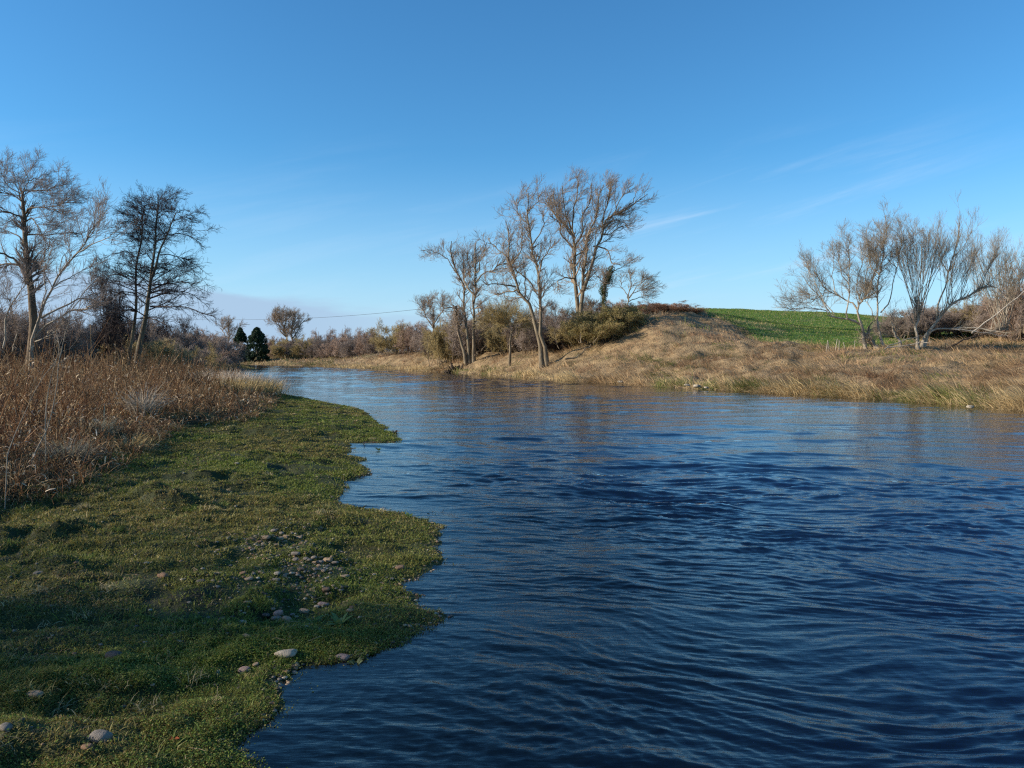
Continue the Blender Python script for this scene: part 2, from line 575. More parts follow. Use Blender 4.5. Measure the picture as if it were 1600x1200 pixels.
th_ = np.concatenate([np.linspace(-180, -48, 60, endpoint=False), np.linspace(-48, 48, 560, endpoint=False), np.linspace(48, 180, 60)])
th_ = np.radians(th_)
rs_ = radial_rows()
TH, RS = np.meshgrid(th_, rs_)
GX, GY = RS * np.sin(TH), RS * np.cos(TH)
gsd, gside = shore(GX, GY)
GZ = height(GX, GY, gsd, gside)
GV = np.stack([GX.ravel(), GY.ravel(), GZ], axis=1)
nr, nc = GX.shape
ii = np.arange(nr * nc).reshape(nr, nc)
GQ = np.stack([ii[:-1, :-1], ii[:-1, 1:], ii[1:, 1:], ii[1:, :-1]], axis=-1).reshape(-1, 4)
cx_ = GV[GQ].mean(axis=1)
fsd = gsd[GQ].mean(axis=1)
fside = gside[GQ].mean(axis=1)
ffield = field_mask(cx_[:, 0], cx_[:, 1])
cls = np.where(fsd < -0.02, 0, np.where(fside < 0.6, 1, np.where(ffield > 0, 3, 2)))


def heights_at(x, y):
    x, y = np.atleast_1d(np.asarray(x, float)), np.atleast_1d(np.asarray(y, float))
    sd, side = shore(x, y)
    return height(x, y, sd, side)


def submesh(name, mask):
    q = GQ[mask]
    used, inv = np.unique(q, return_inverse=True)
    return mesh_np(name, GV[used], inv.reshape(-1, 4), smooth_=True)


M_turf = noise_mat('turf_soil', [(0.3, (0.022, 0.02, 0.009)), (0.48, (0.035, 0.04, 0.012)), (0.62, (0.05, 0.06, 0.016)), (0.78, (0.085, 0.07, 0.03))], 1.7, detail=10, bump=1.0, bump_scale=40, bdist=0.02)
M_bed = noise_mat('river_bed', [(0.35, (0.03, 0.021, 0.012)), (0.5, (0.10, 0.072, 0.04)), (0.65, (0.20, 0.155, 0.095))], 9, detail=8, bump=1.0, bump_scale=18, bdist=0.03)
M_bank = noise_mat('bank_soil', [(0.32, (0.09, 0.085, 0.03)), (0.45, (0.20, 0.14, 0.075)), (0.6, (0.34, 0.24, 0.125)), (0.75, (0.44, 0.33, 0.18))], 0.9, detail=12, rough=0.72, bump=1.0, bump_scale=9, bdist=0.12)
M_field = noise_mat('field_crop', [(0.34, (0.05, 0.11, 0.018)), (0.5, (0.075, 0.155, 0.024)), (0.60, (0.11, 0.18, 0.035)), (0.68, (0.30, 0.25, 0.11))], 0.55, detail=12, rough=0.75, bump=1.0, bump_scale=5, bdist=0.1)
for nm, k, m in (('riverbed', 0, M_bed), ('ground', 1, M_turf), ('riverbank', 2, M_bank), ('field', 3, M_field)):
    tag(obj(nm, submesh(nm, cls == k), m), kind='structure')

# ------------------------------------------------------------------ water
def water_rows():
    rs, r_ = [0.02, 0.5, 1.0], 1.4
    while r_ < 260:
        rs.append(r_)
        r_ += min(max(0.013, r_ * r_ / 1536 * 0.45), 0.28)
    return np.array(rs)


wth = np.radians(np.concatenate([np.linspace(-180, -46, 40, endpoint=False), np.linspace(-46, 42, 820, endpoint=False), np.linspace(42, 180, 40)]))
wrs = water_rows()
WT, WR = np.meshgrid(wth, wrs)
WX, WY = (WR * np.sin(WT)).ravel(), (WR * np.cos(WT)).ravel()
# coarse shore distance by interpolation on a reduced set keeps this quick
wsd, _s = shore(WX[::1], WY[::1])
keep_v = wsd < 0.8
wz = np.zeros(len(WX))
amp_all = np.zeros(len(WX))
rw = WR.ravel()
spacing = np.maximum(rw * math.radians(0.107), np.minimum(np.maximum(0.013, rw * rw / 1536 * 0.45), 0.28))
calm = 0.35 + 0.65 * smooth(-wsd, 0.05, 2.5)
wr = np.random.default_rng(3)
act = np.where(keep_v)[0]
ax_, ay_ = WX[act], WY[act]
wx1 = ax_ + 0.5 * fbm(ax_ * 0.5, ay_ * 0.5, 71, 3)
wy1 = ay_ + 0.5 * fbm(ax_ * 0.5, ay_ * 0.5, 77, 3)
gust = 0.55 + 0.9 * smooth(fbm(ax_ * 0.10, ay_ * 0.16, 81, 3), -0.5, 0.6)
patchy = [0.4 + 1.2 * smooth(fbm(ax_ * s + 9, ay_ * s, 90 + i, 2), -0.5, 0.7) for i, s in enumerate((0.5, 0.9, 1.5))]
zz = np.zeros(len(act))
for i in range(70):
    lam = 0.07 * (2.6 / 0.07) ** ((i + 0.5) / 70)
    near_set = i % 5 in (1, 3)
    ang = wr.normal(R(64), R(22)) if near_set else wr.normal(R(84), R(15))             # crests mostly across the current
    kx, ky = math.cos(ang) * 2 * math.pi / lam, math.sin(ang) * 2 * math.pi / lam
    att = smooth(lam / spacing[act], 2.0, 4.0)
    a = 0.0033 * lam ** 0.88 / 0.6
    if lam > 0.4:
        a *= 0.5
    elif lam < 0.3:
        a *= 1.25
    if near_set:
        a = a * 1.5 * (1 - .85 * smooth(rw[act], 7, 22))
    ph = wx1 * kx + wy1 * ky + wr.uniform(0, 6.28)
    zz += a * att * patchy[i % 3] * (np.cos(ph) + 0.30 * np.cos(2 * ph) + .10 * np.cos(3 * ph))
wz[act] = zz * gust * calm[act] * .9
WV = np.stack([WX, WY, wz], axis=1)
nr, nc = WT.shape
ii = np.arange(nr * nc).reshape(nr, nc)
WQ = np.stack([ii[:-1, :-1], ii[:-1, 1:], ii[1:, 1:], ii[1:, :-1]], axis=-1).reshape(-1, 4)
WQ = WQ[keep_v[WQ].all(axis=1)]
used, inv = np.unique(WQ, return_inverse=True)
water_me = mesh_np('water', WV[used], inv.reshape(-1, 4), smooth_=True, col=np.repeat((.03 + .57 * smooth(-wsd[used], .6, 6.0))[:, None], 3, axis=1))   # murk of the deeper water; its blue diffuse also stands in for reflected sky
M_water, nt, b = new_mat('river_water')
nt.nodes.remove(b)
L = nt.links.new
tcw = nt.nodes.new('ShaderNodeTexCoord')


def wnoise(scale, stretch, det, dist, strength, prev=None, rot=0.3):
    mp = nt.nodes.new('ShaderNodeMapping')
    mp.inputs['Scale'].default_value = stretch
    mp.inputs['Rotation'].default_value = (0, 0, rot)
    L(tcw.outputs['Object'], mp.inputs[0])
    n = nt.nodes.new('ShaderNodeTexNoise')
    n.inputs['Scale'].default_value = scale
    n.inputs['Detail'].default_value = det
    n.inputs['Roughness'].default_value = 0.6
    L(mp.outputs[0], n.inputs['Vector'])
    bp = nt.nodes.new('ShaderNodeBump')
    bp.inputs['Strength'].default_value = strength
    bp.inputs['Distance'].default_value = dist
    L(n.outputs['Fac'], bp.inputs['Height'])
    if prev:
        L(prev.outputs[0], bp.inputs['Normal'])
    return bp


b1 = wnoise(13, (0.3, 1.4, 1), 5, 0.0045, 1.0, rot=0.08)
b2 = wnoise(2.2, (0.3, 1.4, 1), 4, 0.014, 0.8, b1, rot=-0.08)
gl = nt.nodes.new('ShaderNodeBsdfGlossy')
gl.inputs['Roughness'].default_value = 0.06
gl.inputs['Color'].default_value = (1, 1, 1, 1)
L(b2.outputs[0], gl.inputs['Normal'])
trn = nt.nodes.new('ShaderNodeBsdfTransparent')
trn.inputs['Color'].default_value = (0.62, 0.50, 0.34, 1)
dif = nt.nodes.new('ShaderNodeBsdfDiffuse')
dif.inputs['Color'].default_value = (0.006, 0.018, 0.060, 1)  # navy body colour, with some of the sky's reflected blue put into it
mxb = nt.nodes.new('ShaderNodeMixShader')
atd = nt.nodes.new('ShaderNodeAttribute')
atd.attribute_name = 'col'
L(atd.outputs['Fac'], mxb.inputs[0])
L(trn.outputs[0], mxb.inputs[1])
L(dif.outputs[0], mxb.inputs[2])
fr = nt.nodes.new('ShaderNodeFresnel')
fr.inputs['IOR'].default_value = 1.42
L(b2.outputs[0], fr.inputs['Normal'])
mxw = nt.nodes.new('ShaderNodeMixShader')
L(fr.outputs[0], mxw.inputs[0])
L(mxb.outputs[0], mxw.inputs[1])
L(gl.outputs[0], mxw.inputs[2])
L(mxw.outputs[0], nt.nodes['Material Output'].inputs['Surface'])
tag(obj('water', water_me, M_water), kind='structure')


# ------------------------------------------------------------------ growth tools
def catmull(pts, n):
    pts = np.asarray(pts, float)
    if len(pts) < 3:
        t = np.linspace(0, 1, n)[:, None]
        return pts[0] * (1 - t) + pts[-1] * t
    P = np.vstack([2 * pts[0] - pts[1], pts, 2 * pts[-1] - pts[-2]])
    seg = len(pts) - 1
    out = []
    for t in np.linspace(0, seg - 1e-6, n):
        i = int(t)
        f = t - i
        p0, p1, p2, p3 = P[i:i + 4]
        out.append(0.5 * ((2 * p1) + (-p0 + p2) * f + (2 * p0 - 5 * p1 + 4 * p2 - p3) * f * f + (-p0 + 3 * p1 - 3 * p2 + p3) * f ** 3))
    return np.array(out)


def unit(v):
    return v / (np.linalg.norm(v, axis=-1, keepdims=True) + 1e-9)


def grow(PP, PR, per, t0, t1, Lr, ang, up, wig, S, rmin, rk=0.6, rng=RNG, drift=(0, 0, 0), flat=0.0, tl=0.5, lmax=None):
    """children of every parent line: PP (N,S,3). per = children per parent; Lr = (lo, hi) metres."""
    N, PS = PP.shape[:2]
    if N == 0:
        return np.zeros((0, S, 3)), np.zeros((0, S))
    plen = np.linalg.norm(np.diff(PP, axis=1), axis=2).sum(axis=1)
    cnt = rng.poisson(per * plen) if isinstance(per, float) else np.full(N, per)
    idx = np.repeat(np.arange(N), cnt)
    n = len(idx)
    t = t0 + (t1 - t0) * rng.random(n)
    f = t * (PS - 1)
    i0 = np.minimum(f.astype(int), PS - 2)
    fr_ = (f - i0)[:, None]
    pos = PP[idx, i0] * (1 - fr_) + PP[idx, i0 + 1] * fr_
    tan = unit(PP[idx, i0 + 1] - PP[idx, i0])
    r0 = (PR[idx, i0] * (1 - fr_[:, 0]) + PR[idx, i0 + 1] * fr_[:, 0]) * rk
    rv = rng.normal(size=(n, 3))
    rv[:, 2] *= (1 - flat)
    perp = unit(rv - (rv * tan).sum(1, keepdims=True) * tan)
    a = np.radians(rng.normal(ang, ang * 0.22, n))[:, None]
    d = tan * np.cos(a) + perp * np.sin(a)
    length = rng.uniform(Lr[0], Lr[1], n) * (1 - tl * t)
    if lmax is not None:
        length = np.minimum(length, plen[idx] * lmax)
    P = np.empty((n, S, 3))
    P[:, 0] = pos
    st = (length / (S - 1))[:, None]
    upv = np.array([drift[0], drift[1], up + drift[2]])
    for s in range(1, S):
        d = unit(d + upv / (S - 1) + rng.normal(size=(n, 3)) * wig)
        P[:, s] = P[:, s - 1] + d * st
    tt = np.linspace(0, 1, S)[None]
    r0 = np.maximum(r0, rmin)
    Rr = r0[:, None] * (1 - tt) + rmin * 0.7 * tt
    return P, Rr


def px_of(d):                       # metres per photo pixel at distance d
    return d / F


class Plant:
    """a tree or shrub traced at its own distance: limbs -> branches -> twigs."""

    def __init__(s, name, label, cat, base, group=None):
        s.base = np.array(base, float)
        s.root = root(name, base, label, cat, group)
        s.limbs = []
        s.rng = np.random.default_rng(abs(hash_s(label)) % 100000)

    def limb(s, pts, r0, r1, d, dd=(0, 0), S=14, wk=0.9):
        """pts in photo pixels at distance d, dd = (depth offset at start, at end), radii in pixels."""
        m = len(pts)
        W = []
        for i, (u, v) in enumerate(pts):
            q = i / (m - 1)
            W.append(pix(u, v, d + dd[0] * (1 - q) + dd[1] * q))
        C = catmull(W, S)
        wob = s.rng.normal(size=C.shape) * px_of(d) * wk
        wob[2:-1] += 0.5 * (wob[1:-2] + wob[3:])
        wob[0] = 0
        C = C + wob
        t = np.linspace(0, 1, S)
        rr = (r0 * 0.60 * (1 - t) ** 0.9 * (1 - 0.25 * np.sin(t * math.pi)) + r1 * 0.6 * t) * px_of(d)
        s.limbs.append((C, rr))
        return C

    def arrays(s):
        return np.stack([l[0] for l in s.limbs]), np.stack([l[1] for l in s.limbs])


def hash_s(t):
    h = 7
    for c in t:
        h = (h * 31 + ord(c)) % 1000003
    return h


def finish(pl, P0, R0, levels, mt, mc, trunk_name='trunk', crown_name='crown', k0=8):
    o = pl.base
    bt = Batch()
    bt.tubes(P0, R0, k0)
    obj(trunk_name, bt.build(trunk_name, True, o), mt, pl.root)
    bc = Batch()
    for i, (P, Rr) in enumerate(levels):
        bc.tubes(P, Rr, 5 if i == 0 else (4 if i == 1 else 3))
    obj(crown_name, bc.build(crown_name, True, o), mc, pl.root)


def ground_z(x, y):
    return float(heights_at(x, y)[0])


# ------------------------------------------------------------------ ash trees on the far bank
def ash_tree(label, cat, d, base_uv, limbs, mt=M_ash, mc=M_ash_tw, up=0.35, drift=(0.15, 0, 0), dens=1.0, rmin=0.0115, s1=(1.6, 3.4), s2=(0.9, 1.9), s3=(0.5, 1.1), ang=(40, 36, 34), wig=0.11, name='ash_tree', group=None, t0=0.28, wk=0.9, vs=0.955):
    b_ = pix(base_uv[0], base_uv[1], d)
    b_[2] = ground_z(b_[0], b_[1]) - 0.1
    pl = Plant(name, label, cat, b_, group)
    for L_ in limbs:
        pts, r0, r1 = L_[:3]
        dd = L_[3] if len(L_) > 3 else (0, 0)
        pl.limb(pts, r0, r1, d, dd, wk=wk)
    P0, R0 = pl.arrays()
    g = pl.rng
    # limbs that start at the ground reach down into it
    zg = b_[2]
    for i in range(len(P0)):
        if pl.limbs[i][0][0][2] < zg + 1.6 and pl.limbs[i][1][0] > 2.0 * px_of(d):
            P0[i, 0, 2] = min(P0[i, 0, 2], ground_z(P0[i, 0, 0], P0[i, 0, 1]) - 0.1)
            R0[i, 0] *= 1.35
    P1, R1 = grow(P0, R0, 1.35 * dens, t0, 1.0, s1, ang[0], up, wig, 8, rmin, 0.55, g, drift)
    P2, R2 = grow(np.concatenate([P1, P0[:, 5:13]]), np.concatenate([R1, R0[:, 5:13]]), 3.4 * dens, 0.12, 1.0, s2, ang[1], up, wig, 6, rmin, 0.6, g, drift)
    P3, R3 = grow(P2, R2, 3.6 * dens, 0.1, 1.0, s3, ang[2], up, wig, 5, rmin * 0.8, 0.7, g, drift)
    P4, R4 = grow(P3, R3, 2.4 * dens, 0.2, 1.0, (s3[0] * .5, s3[1] * .7), ang[2], up, wig, 3, rmin * 0.7, 0.8, g, drift)
    for A_ in (P0, P1, P2, P3, P4):
        A_[..., 2] = b_[2] + (A_[..., 2] - b_[2]) * vs
    finish(pl, P0, R0, [(P1, R1), (P2, R2), (P3, R3), (P4, R4)], mt, mc)
    return pl


ash_tree('three stemmed bare tree with a broken left stem on the far bank', 'tree', 90, (735, 559), [
    ([(729, 560), (722, 538), (717.5, 513), (714.6, 492), (713, 473)], 5, 3),
    ([(714, 478), (706, 476), (697, 477), (688, 470)], 2.2, 1),
    ([(734, 558), (731, 522), (726, 497), (723, 474), (726, 457), (725, 440), (714, 427), (709, 406), (705, 386), (706, 368)], 4.5, 1.0, (0, 1)),
    ([(712, 418), (698, 398), (689, 390), (677, 385)], 1.6, .7, (1, 2)),
    ([(740, 558), (738.6, 522), (741.5, 492), (740.5, 473), (743.5, 457), (742.5, 432), (745, 413), (742.5, 388), (743, 369)], 5, 1.0, (0, -1)),
    ([(744, 434), (756, 421), (771, 415), (783, 407), (794, 405)], 2.2, .8, (-1, -3)),
    ([(742.5, 459), (729, 442), (723, 427), (722, 409), (725, 385)], 2.6, .9, (-1, 2)),
    ([(743, 420), (752, 402), (758, 385), (760, 368)], 1.8, .7, (-1, -3)),
    ([(726, 450), (735, 430), (733, 405), (730, 385)], 1.8, .7, (0, 2)),
], s1=(1.4, 2.8), dens=1.05, t0=.2, group='bare ash trees on the far bank')
ash_tree('tall forked bare tree with two crossing trunks at the far waterline', 'tree', 73, (850, 561), [
    ([(847, 562), (840, 532), (833.5, 499.5), (827, 473), (817, 457), (809.5, 444), (804, 427), (798, 407.5), (795, 386), (795, 361), (791, 335)], 6.5, 1.0, (0, 1)),
    ([(800, 415), (792, 394), (779, 381), (769, 371), (762, 361)], 2.2, .8, (1, 3)),
    ([(806, 442), (790, 439), (775, 438), (763.5, 439), (754, 434)], 2.4, .8, (0, -2)),
    ([(811, 450), (798, 448), (783, 454.5), (767, 453.5)], 2.4, .8, (0, 2)),
    ([(799, 410), (810, 390), (816, 368), (815, 345)], 2, .8, (0, -3)),
    ([(854.6, 561), (852, 542), (844, 519), (846, 492), (844, 465), (843, 446), (844, 425), (841, 403), (833, 388), (829, 365), (826, 346), (824, 327), (826, 307), (825, 288)], 6.0, 1.0, (0, -1)),
    ([(838, 450), (829, 434), (811.5, 421), (802, 409)], 2.8, 1.2, (0, 1)),
    ([(844, 413), (849, 396), (857, 384), (862, 366)], 2, .7, (-1, -3)),
    ([(830, 375), (843, 358), (850, 340), (848, 322)], 2, .7, (-1, -3)),
    ([(826, 340), (814, 325), (808, 308), (810, 296)], 1.8, .7, (-1, 2)),
    ([(826, 318), (838, 305), (843, 292)], 1.6, .7, (-1, -2)),
    ([(820, 462), (822, 440), (820, 415), (818, 395)], 2.2, .8, (1, 3)),
], s1=(1.2, 2.8), dens=1.05, t0=.2, group='bare ash trees on the far bank')
ash_tree('tallest bare tree with a broad windswept crown above olive shrubs', 'tree', 82, (906, 535), [
    ([(903, 540), (904, 500), (900.5, 442), (897, 413), (898, 384), (897, 369), (892, 353.5), (883, 342), (870, 330.5), (860, 317), (852, 302)], 7, .9, (0, 1)),
    ([(897, 384), (902, 373), (909, 353.5), (910, 327), (920, 304), (924, 275)], 3.2, .8, (0, -1)),
    ([(898, 365), (893, 346), (897, 317), (902, 294), (903, 269)], 3, .8, (1, 2)),
    ([(893, 380), (883, 365), (875.6, 353.5), (874.6, 342), (864, 330), (858, 322)], 2.2, .8, (1, -2)),
    ([(893, 350), (884, 325), (880, 300), (878, 280)], 2.0, .7, (1, -3)),
    ([(871, 332), (868, 312), (866, 292)], 1.6, .7, (1, -1)),
    ([(909, 530), (909, 476), (914, 442), (909, 425), (912, 410), (916, 396), (914, 382), (917, 365), (927, 346), (935, 323), (936, 298), (943, 276)], 6, .9, (0, -2)),
    ([(912, 450), (921.6, 422.5), (929, 399.5), (931, 380), (939, 363), (944.6, 342), (954, 332), (973, 321), (983, 311), (996, 304), (1012, 293)], 5, .8, (-1, -1)),
    ([(943, 346), (943, 327), (952, 302), (954, 278)], 2.6, .8, (-1, -3)),
    ([(941, 359), (954, 357), (969.5, 346), (988, 342)], 2.2, .7, (-1, 2)),
    ([(927, 378), (943, 380), (953, 392), (954, 405), (968, 407), (984, 410)], 2.2, .6, (-1, -3)),
    ([(898, 430), (879, 429), (872, 438), (870, 455)], 2.2, .8, (0, -2)),
    ([(983, 311), (991, 298), (997, 284)], 1.5, .6, (-1, 0)),
    ([(955, 331), (965, 312), (975, 292), (984, 285)], 2, .7, (-1, 2)),
    ([(917, 365), (925, 350), (930, 320), (926, 295)], 2, .7, (-1, 2)),
    ([(946, 340), (962, 335), (976, 338), (986, 352)], 1.6, .6, (0, -2)),
], s1=(1.5, 3.2), up=0.55, drift=(0.35, 0, 0), dens=1.0, t0=.14, group='bare ash trees on the far bank')
ash_tree('small pale trunked tree with a spreading olive crown between the ash trees', 'tree', 80, (796, 557), [
    ([(796, 558), (796, 532), (798, 515), (792, 507), (785, 498), (775, 488), (765, 482)], 3.6, .8),
    ([(798, 517), (803, 508), (806, 496), (815, 486)], 2, .7, (0, -2)),
    ([(792, 508), (795, 495), (792, 480)], 1.6, .7, (0, 2)),
    ([(786, 499), (776, 500), (765, 500)], 1.4, .6, (0, -1)),
    ([(797, 516), (806, 512), (820, 507)], 1.4, .6, (0, 1)),
], mc=M_olive_tw, s1=(1.5, 2.6), dens=1.5, up=0.25, name='hawthorn_tree')
ash_tree('low many branched tree at the crest beyond the ivy clad tree', 'tree', 86, (981, 478), [
    ([(981, 482), (983, 460), (985, 440), (986, 420)], 2, .6),
    ([(982, 468), (992, 455), (1006, 450), (1021, 447)], 1.5, .5, (0, 1)),
    ([(982, 465), (993, 448), (1003, 440), (1013, 431)], 1.5, .5, (0, -1)),
    ([(981, 465), (973, 450), (968, 435)], 1.5, .5, (0, 1)),
    ([(983, 470), (1000, 462), (1015, 460)], 1.3, .5, (0, 1)),
], mc=M_will_tw, s1=(1.0, 2.0), dens=1.3, up=0.15, name='crest_tree')
ash_tree('rounded bare tree at the far end of the hedge beside the tree trio', 'tree', 108, (676, 535), [
    ([(677, 545), (676, 515), (677, 495), (675, 475)], 3.2, .9),
    ([(677, 510), (668, 495), (660, 480), (662, 467)], 2, .7, (0, 2)),
    ([(677, 505), (686, 490), (692, 478), (694, 468)], 2, .7, (0, -2)),
    ([(676, 490), (670, 478), (668, 466)], 1.6, .6, (0, -2)),
], s1=(1.5, 2.8), dens=1.3, name='hedge_tree')
ash_tree('lone round topped bare tree rising above the distant hedge', 'tree', 190, (450, 540), [
    ([(448, 555), (447, 530), (445, 512), (447, 492)], 3, .9),
    ([(456, 555), (457, 530), (456, 510), (462, 490)], 3, .9, (0, 2)),
    ([(447, 525), (436, 512), (430, 500), (428, 492)], 1.8, .6, (0, -2)),
    ([(457, 528), (468, 512), (474, 500), (477, 496)], 1.8, .6, (0, 2)),
    ([(446, 515), (438, 500), (440, 487)], 1.6, .6, (0, 3)),
    ([(457, 515), (451, 500), (453, 485)], 1.6, .6, (0, -3)),
], mt=M_ash, mc=M_ash_tw, s1=(2.5, 5.0), s2=(1.6, 2.8), s3=(0.8, 1.5), rmin=0.022, dens=0.85, name='field_tree')
ash_tree('small faint bare tree just left of the two evergreens', 'tree', 205, (356, 540), [
    ([(356, 556), (356, 530), (356, 512), (357, 500)], 2, .7),
    ([(356, 530), (348, 515), (343, 505)], 1.3, .5),
    ([(356, 528), (364, 515), (370, 507)], 1.3, .5),
], mc=M_ash_tw, s1=(2.4, 4.4), s2=(1.5, 2.6), s3=(0.8, 1.5), rmin=0.02, dens=0.8, name='field_tree')

# ivy clad tree
iv = ash_tree('slim tree wrapped in dark ivy on the far bank crest', 'tree', 80, (944, 476), [
    ([(943, 484), (944, 460), (945, 442), (951, 422), (957, 410)], 3.4, 1.0),
    ([(951, 424), (962, 417), (970, 412)], 1.4, .6),
    ([(946, 442), (938, 432), (932, 428)], 1.3, .6),
], s1=(1.0, 2.0), dens=1.2, name='ivy_tree')


def leaf_cloud(centers, rad, n, size, c1, c2, rng, squash=1.0, updir=0.3):
    """many small leaf faces spread in blobs round the centres."""
    c = np.asarray(centers)[rng.integers(0, len(centers), n)]
    off = unit(rng.normal(size=(n, 3))) * (rng.random((n, 1)) ** 0.45) * rad
    off[:, 2] *= squash
    p = c + off
    a = unit(rng.normal(size=(n, 3)) + np.array([0, 0, updir]))
    b_ = unit(np.cross(a, rng.normal(size=(n, 3))))
    s_ = size * rng.uniform(0.6, 1.4, (n, 1))
    V = np.stack([p - a * s_, p + b_ * s_ * .55, p + a * s_, p - b_ * s_ * .55], axis=1).reshape(-1, 3)
    Q = np.arange(n * 4).reshape(-1, 4)
    t = rng.random((n, 1))
    C = np.repeat(np.array(c1) * (1 - t) + np.array(c2) * t, 4, axis=0)
    return V, Q, C


def add_leaves(pl, name, centers, rad, n, size, c1, c2, mat=M_leaf, squash=1.0):
    bt = Batch()
    V, Q, C = leaf_cloud(centers, rad, n, size, c1, c2, pl.rng, squash)
    bt.add(V - pl.base, Q, C)
    return obj(name, bt.build(name), mat, pl.root)


ivc = [pix(u, v, 80 + dz) for u, v, dz in ((943, 470, 0), (944, 462, .2), (945, 455, 0), (943, 447, -.2), (947, 441, 0), (949, 434, 0), (951, 428, .2), (955, 422, 0), (953, 437, 0), (941, 455, 0))]
add_leaves(iv, 'ivy', ivc, 0.40, 3600, 0.06, (0.05, 0.07, 0.025), (0.13, 0.14, 0.05), squash=1.3)

# ------------------------------------------------------------------ willows by the far bank, right of the field
W_D = 56
w1 = ash_tree('spreading bare willow with a pale split trunk beside the green field', 'tree', W_D, (1372, 543), [
    ([(1372, 546), (1366, 541), (1358, 530), (1353, 518)], 8, 4.5, (0, 0)),
    ([(1354, 522), (1346, 508), (1340, 498), (1339, 478), (1348, 468), (1358, 448), (1364, 432), (1372, 405), (1378, 380), (1383, 352)], 4, .6, (0, -1)),
    ([(1339, 480), (1332, 470), (1326, 468), (1308, 456), (1290, 448), (1280, 432), (1275, 415), (1278, 398)], 2.6, .5, (0, 1)),
    ([(1345, 506), (1332, 498), (1324, 490), (1326, 460), (1326, 432), (1330, 406), (1326, 380), (1334, 358)], 2.8, .5, (0, -1)),
    ([(1338, 500), (1318, 494), (1304, 492), (1290, 476), (1278, 456), (1262, 440), (1250, 422)], 2.6, .5, (0, 1)),
    ([(1320, 496), (1296, 492), (1288, 483), (1260, 479), (1236, 478), (1222, 478)], 2.0, .5, (0, -1)),
    ([(1380, 540), (1373, 520), (1371, 500), (1372, 476), (1371, 448), (1374, 424), (1380, 400), (1380, 372), (1386, 350), (1384, 325)], 3.4, .5, (0, 0)),
    ([(1373, 424), (1362, 410), (1358, 386), (1355, 352)], 1.8, .5, (0, 1)),
    ([(1376, 486), (1392, 460), (1400, 420), (1406, 386), (1409, 352)], 1.8, .5, (0, -1)),
    ([(1408, 534), (1397, 520), (1391, 500)], 4, 1.5, (0, 0)),
    ([(1348, 468), (1340, 450), (1342, 425), (1346, 400), (1343, 375)], 1.8, .5, (0, 2)),
    ([(1290, 448), (1282, 460), (1266, 462), (1250, 458)], 1.3, .5, (1, 1)),
    ([(1278, 456), (1268, 470), (1248, 470), (1234, 462)], 1.2, .5, (1, -1)),
    ([(1380, 400), (1392, 385), (1397, 360)], 1.4, .5, (0, 1)),
    ([(1308, 456), (1300, 432), (1302, 405), (1300, 378)], 1.5, .4, (0, 1)),
    ([(1326, 440), (1314, 418), (1312, 392), (1318, 366)], 1.5, .4, (0, -1)),
    ([(1290, 476), (1275, 440), (1262, 415), (1262, 400)], 1.5, .4, (0, 1)),
    ([(1304, 490), (1286, 465), (1262, 455), (1240, 450)], 1.4, .4, (0, 1)),
    ([(1355, 455), (1352, 425), (1362, 395), (1366, 350)], 1.5, .4, (0, 1)),
    ([(1371, 500), (1360, 480), (1352, 460), (1352, 440)], 1.4, .4, (0, 1)),
], mt=M_will, mc=M_will_tw, s1=(1.0, 2.2), s2=(0.7, 1.5), s3=(0.4, 0.9), rmin=0.006, dens=1.5, drift=(-0.05, 0, 0), up=0.35, wig=0.12, name='willow_tree', group='willows on the far bank', t0=0.3)
rr_ = np.random.default_rng(12)
shoots = [([(1434, 536), (1431, 512), (1434, 496), (1434, 468)], 4.2, 3.0, (0, 0))]
for i in range(26):
    u0 = 1433 + rr_.normal(0, 3.5)
    v0 = rr_.uniform(466, 500)
    ut = 1396 + i * 3.4 + rr_.normal(0, 4)
    vt = 350 + abs(ut - 1440) * 0.35 + rr_.uniform(-8, 28)
    um = u0 + (ut - u0) * 0.45
    shoots.append(([(u0, v0), (um, v0 - (v0 - vt) * 0.38), (u0 + (ut - u0) * .8, v0 - (v0 - vt) * .72), (ut, vt)], rr_.uniform(.7, 1.15), .35, (0, rr_.uniform(-2, 2))))
w2 = ash_tree('upright pollard willow with a fan of thin pale shoots', 'tree', W_D, (1434, 536), shoots, mt=M_will, mc=M_will_tw,
              s1=(1.2, 2.8), s2=(0.7, 1.6), s3=(0.4, 0.9), ang=(20, 22, 24), rmin=0.0055, dens=.75, wk=.3, drift=(0, 0, 0), up=0.5, wig=0.07, name='willow_tree', group='willows on the far bank', t0=0.3)
shoots = [([(1440, 540), (1448, 522), (1462, 505), (1486, 472), (1512, 460), (1528, 448), (1548, 442)], 4.6, 1.6, (0, -1)),
          ([(1444, 530), (1460, 514), (1490, 512), (1520, 511), (1550, 516), (1574, 520)], 3.5, 1, (0, -2)),
          ([(1464, 497), (1466, 470), (1478, 440), (1482, 420), (1494, 380), (1498, 350), (1500, 320)], 2.8, .5, (0, 0)),
          ([(1482, 420), (1470, 400), (1468, 375), (1472, 352)], 1.5, .4, (0, 1)),
          ([(1490, 395), (1508, 375), (1520, 350)], 1.3, .4, (0, -1)),
          ([(1548, 442), (1560, 446), (1572, 462), (1580, 462)], 1.5, .5, (-1, -2))]
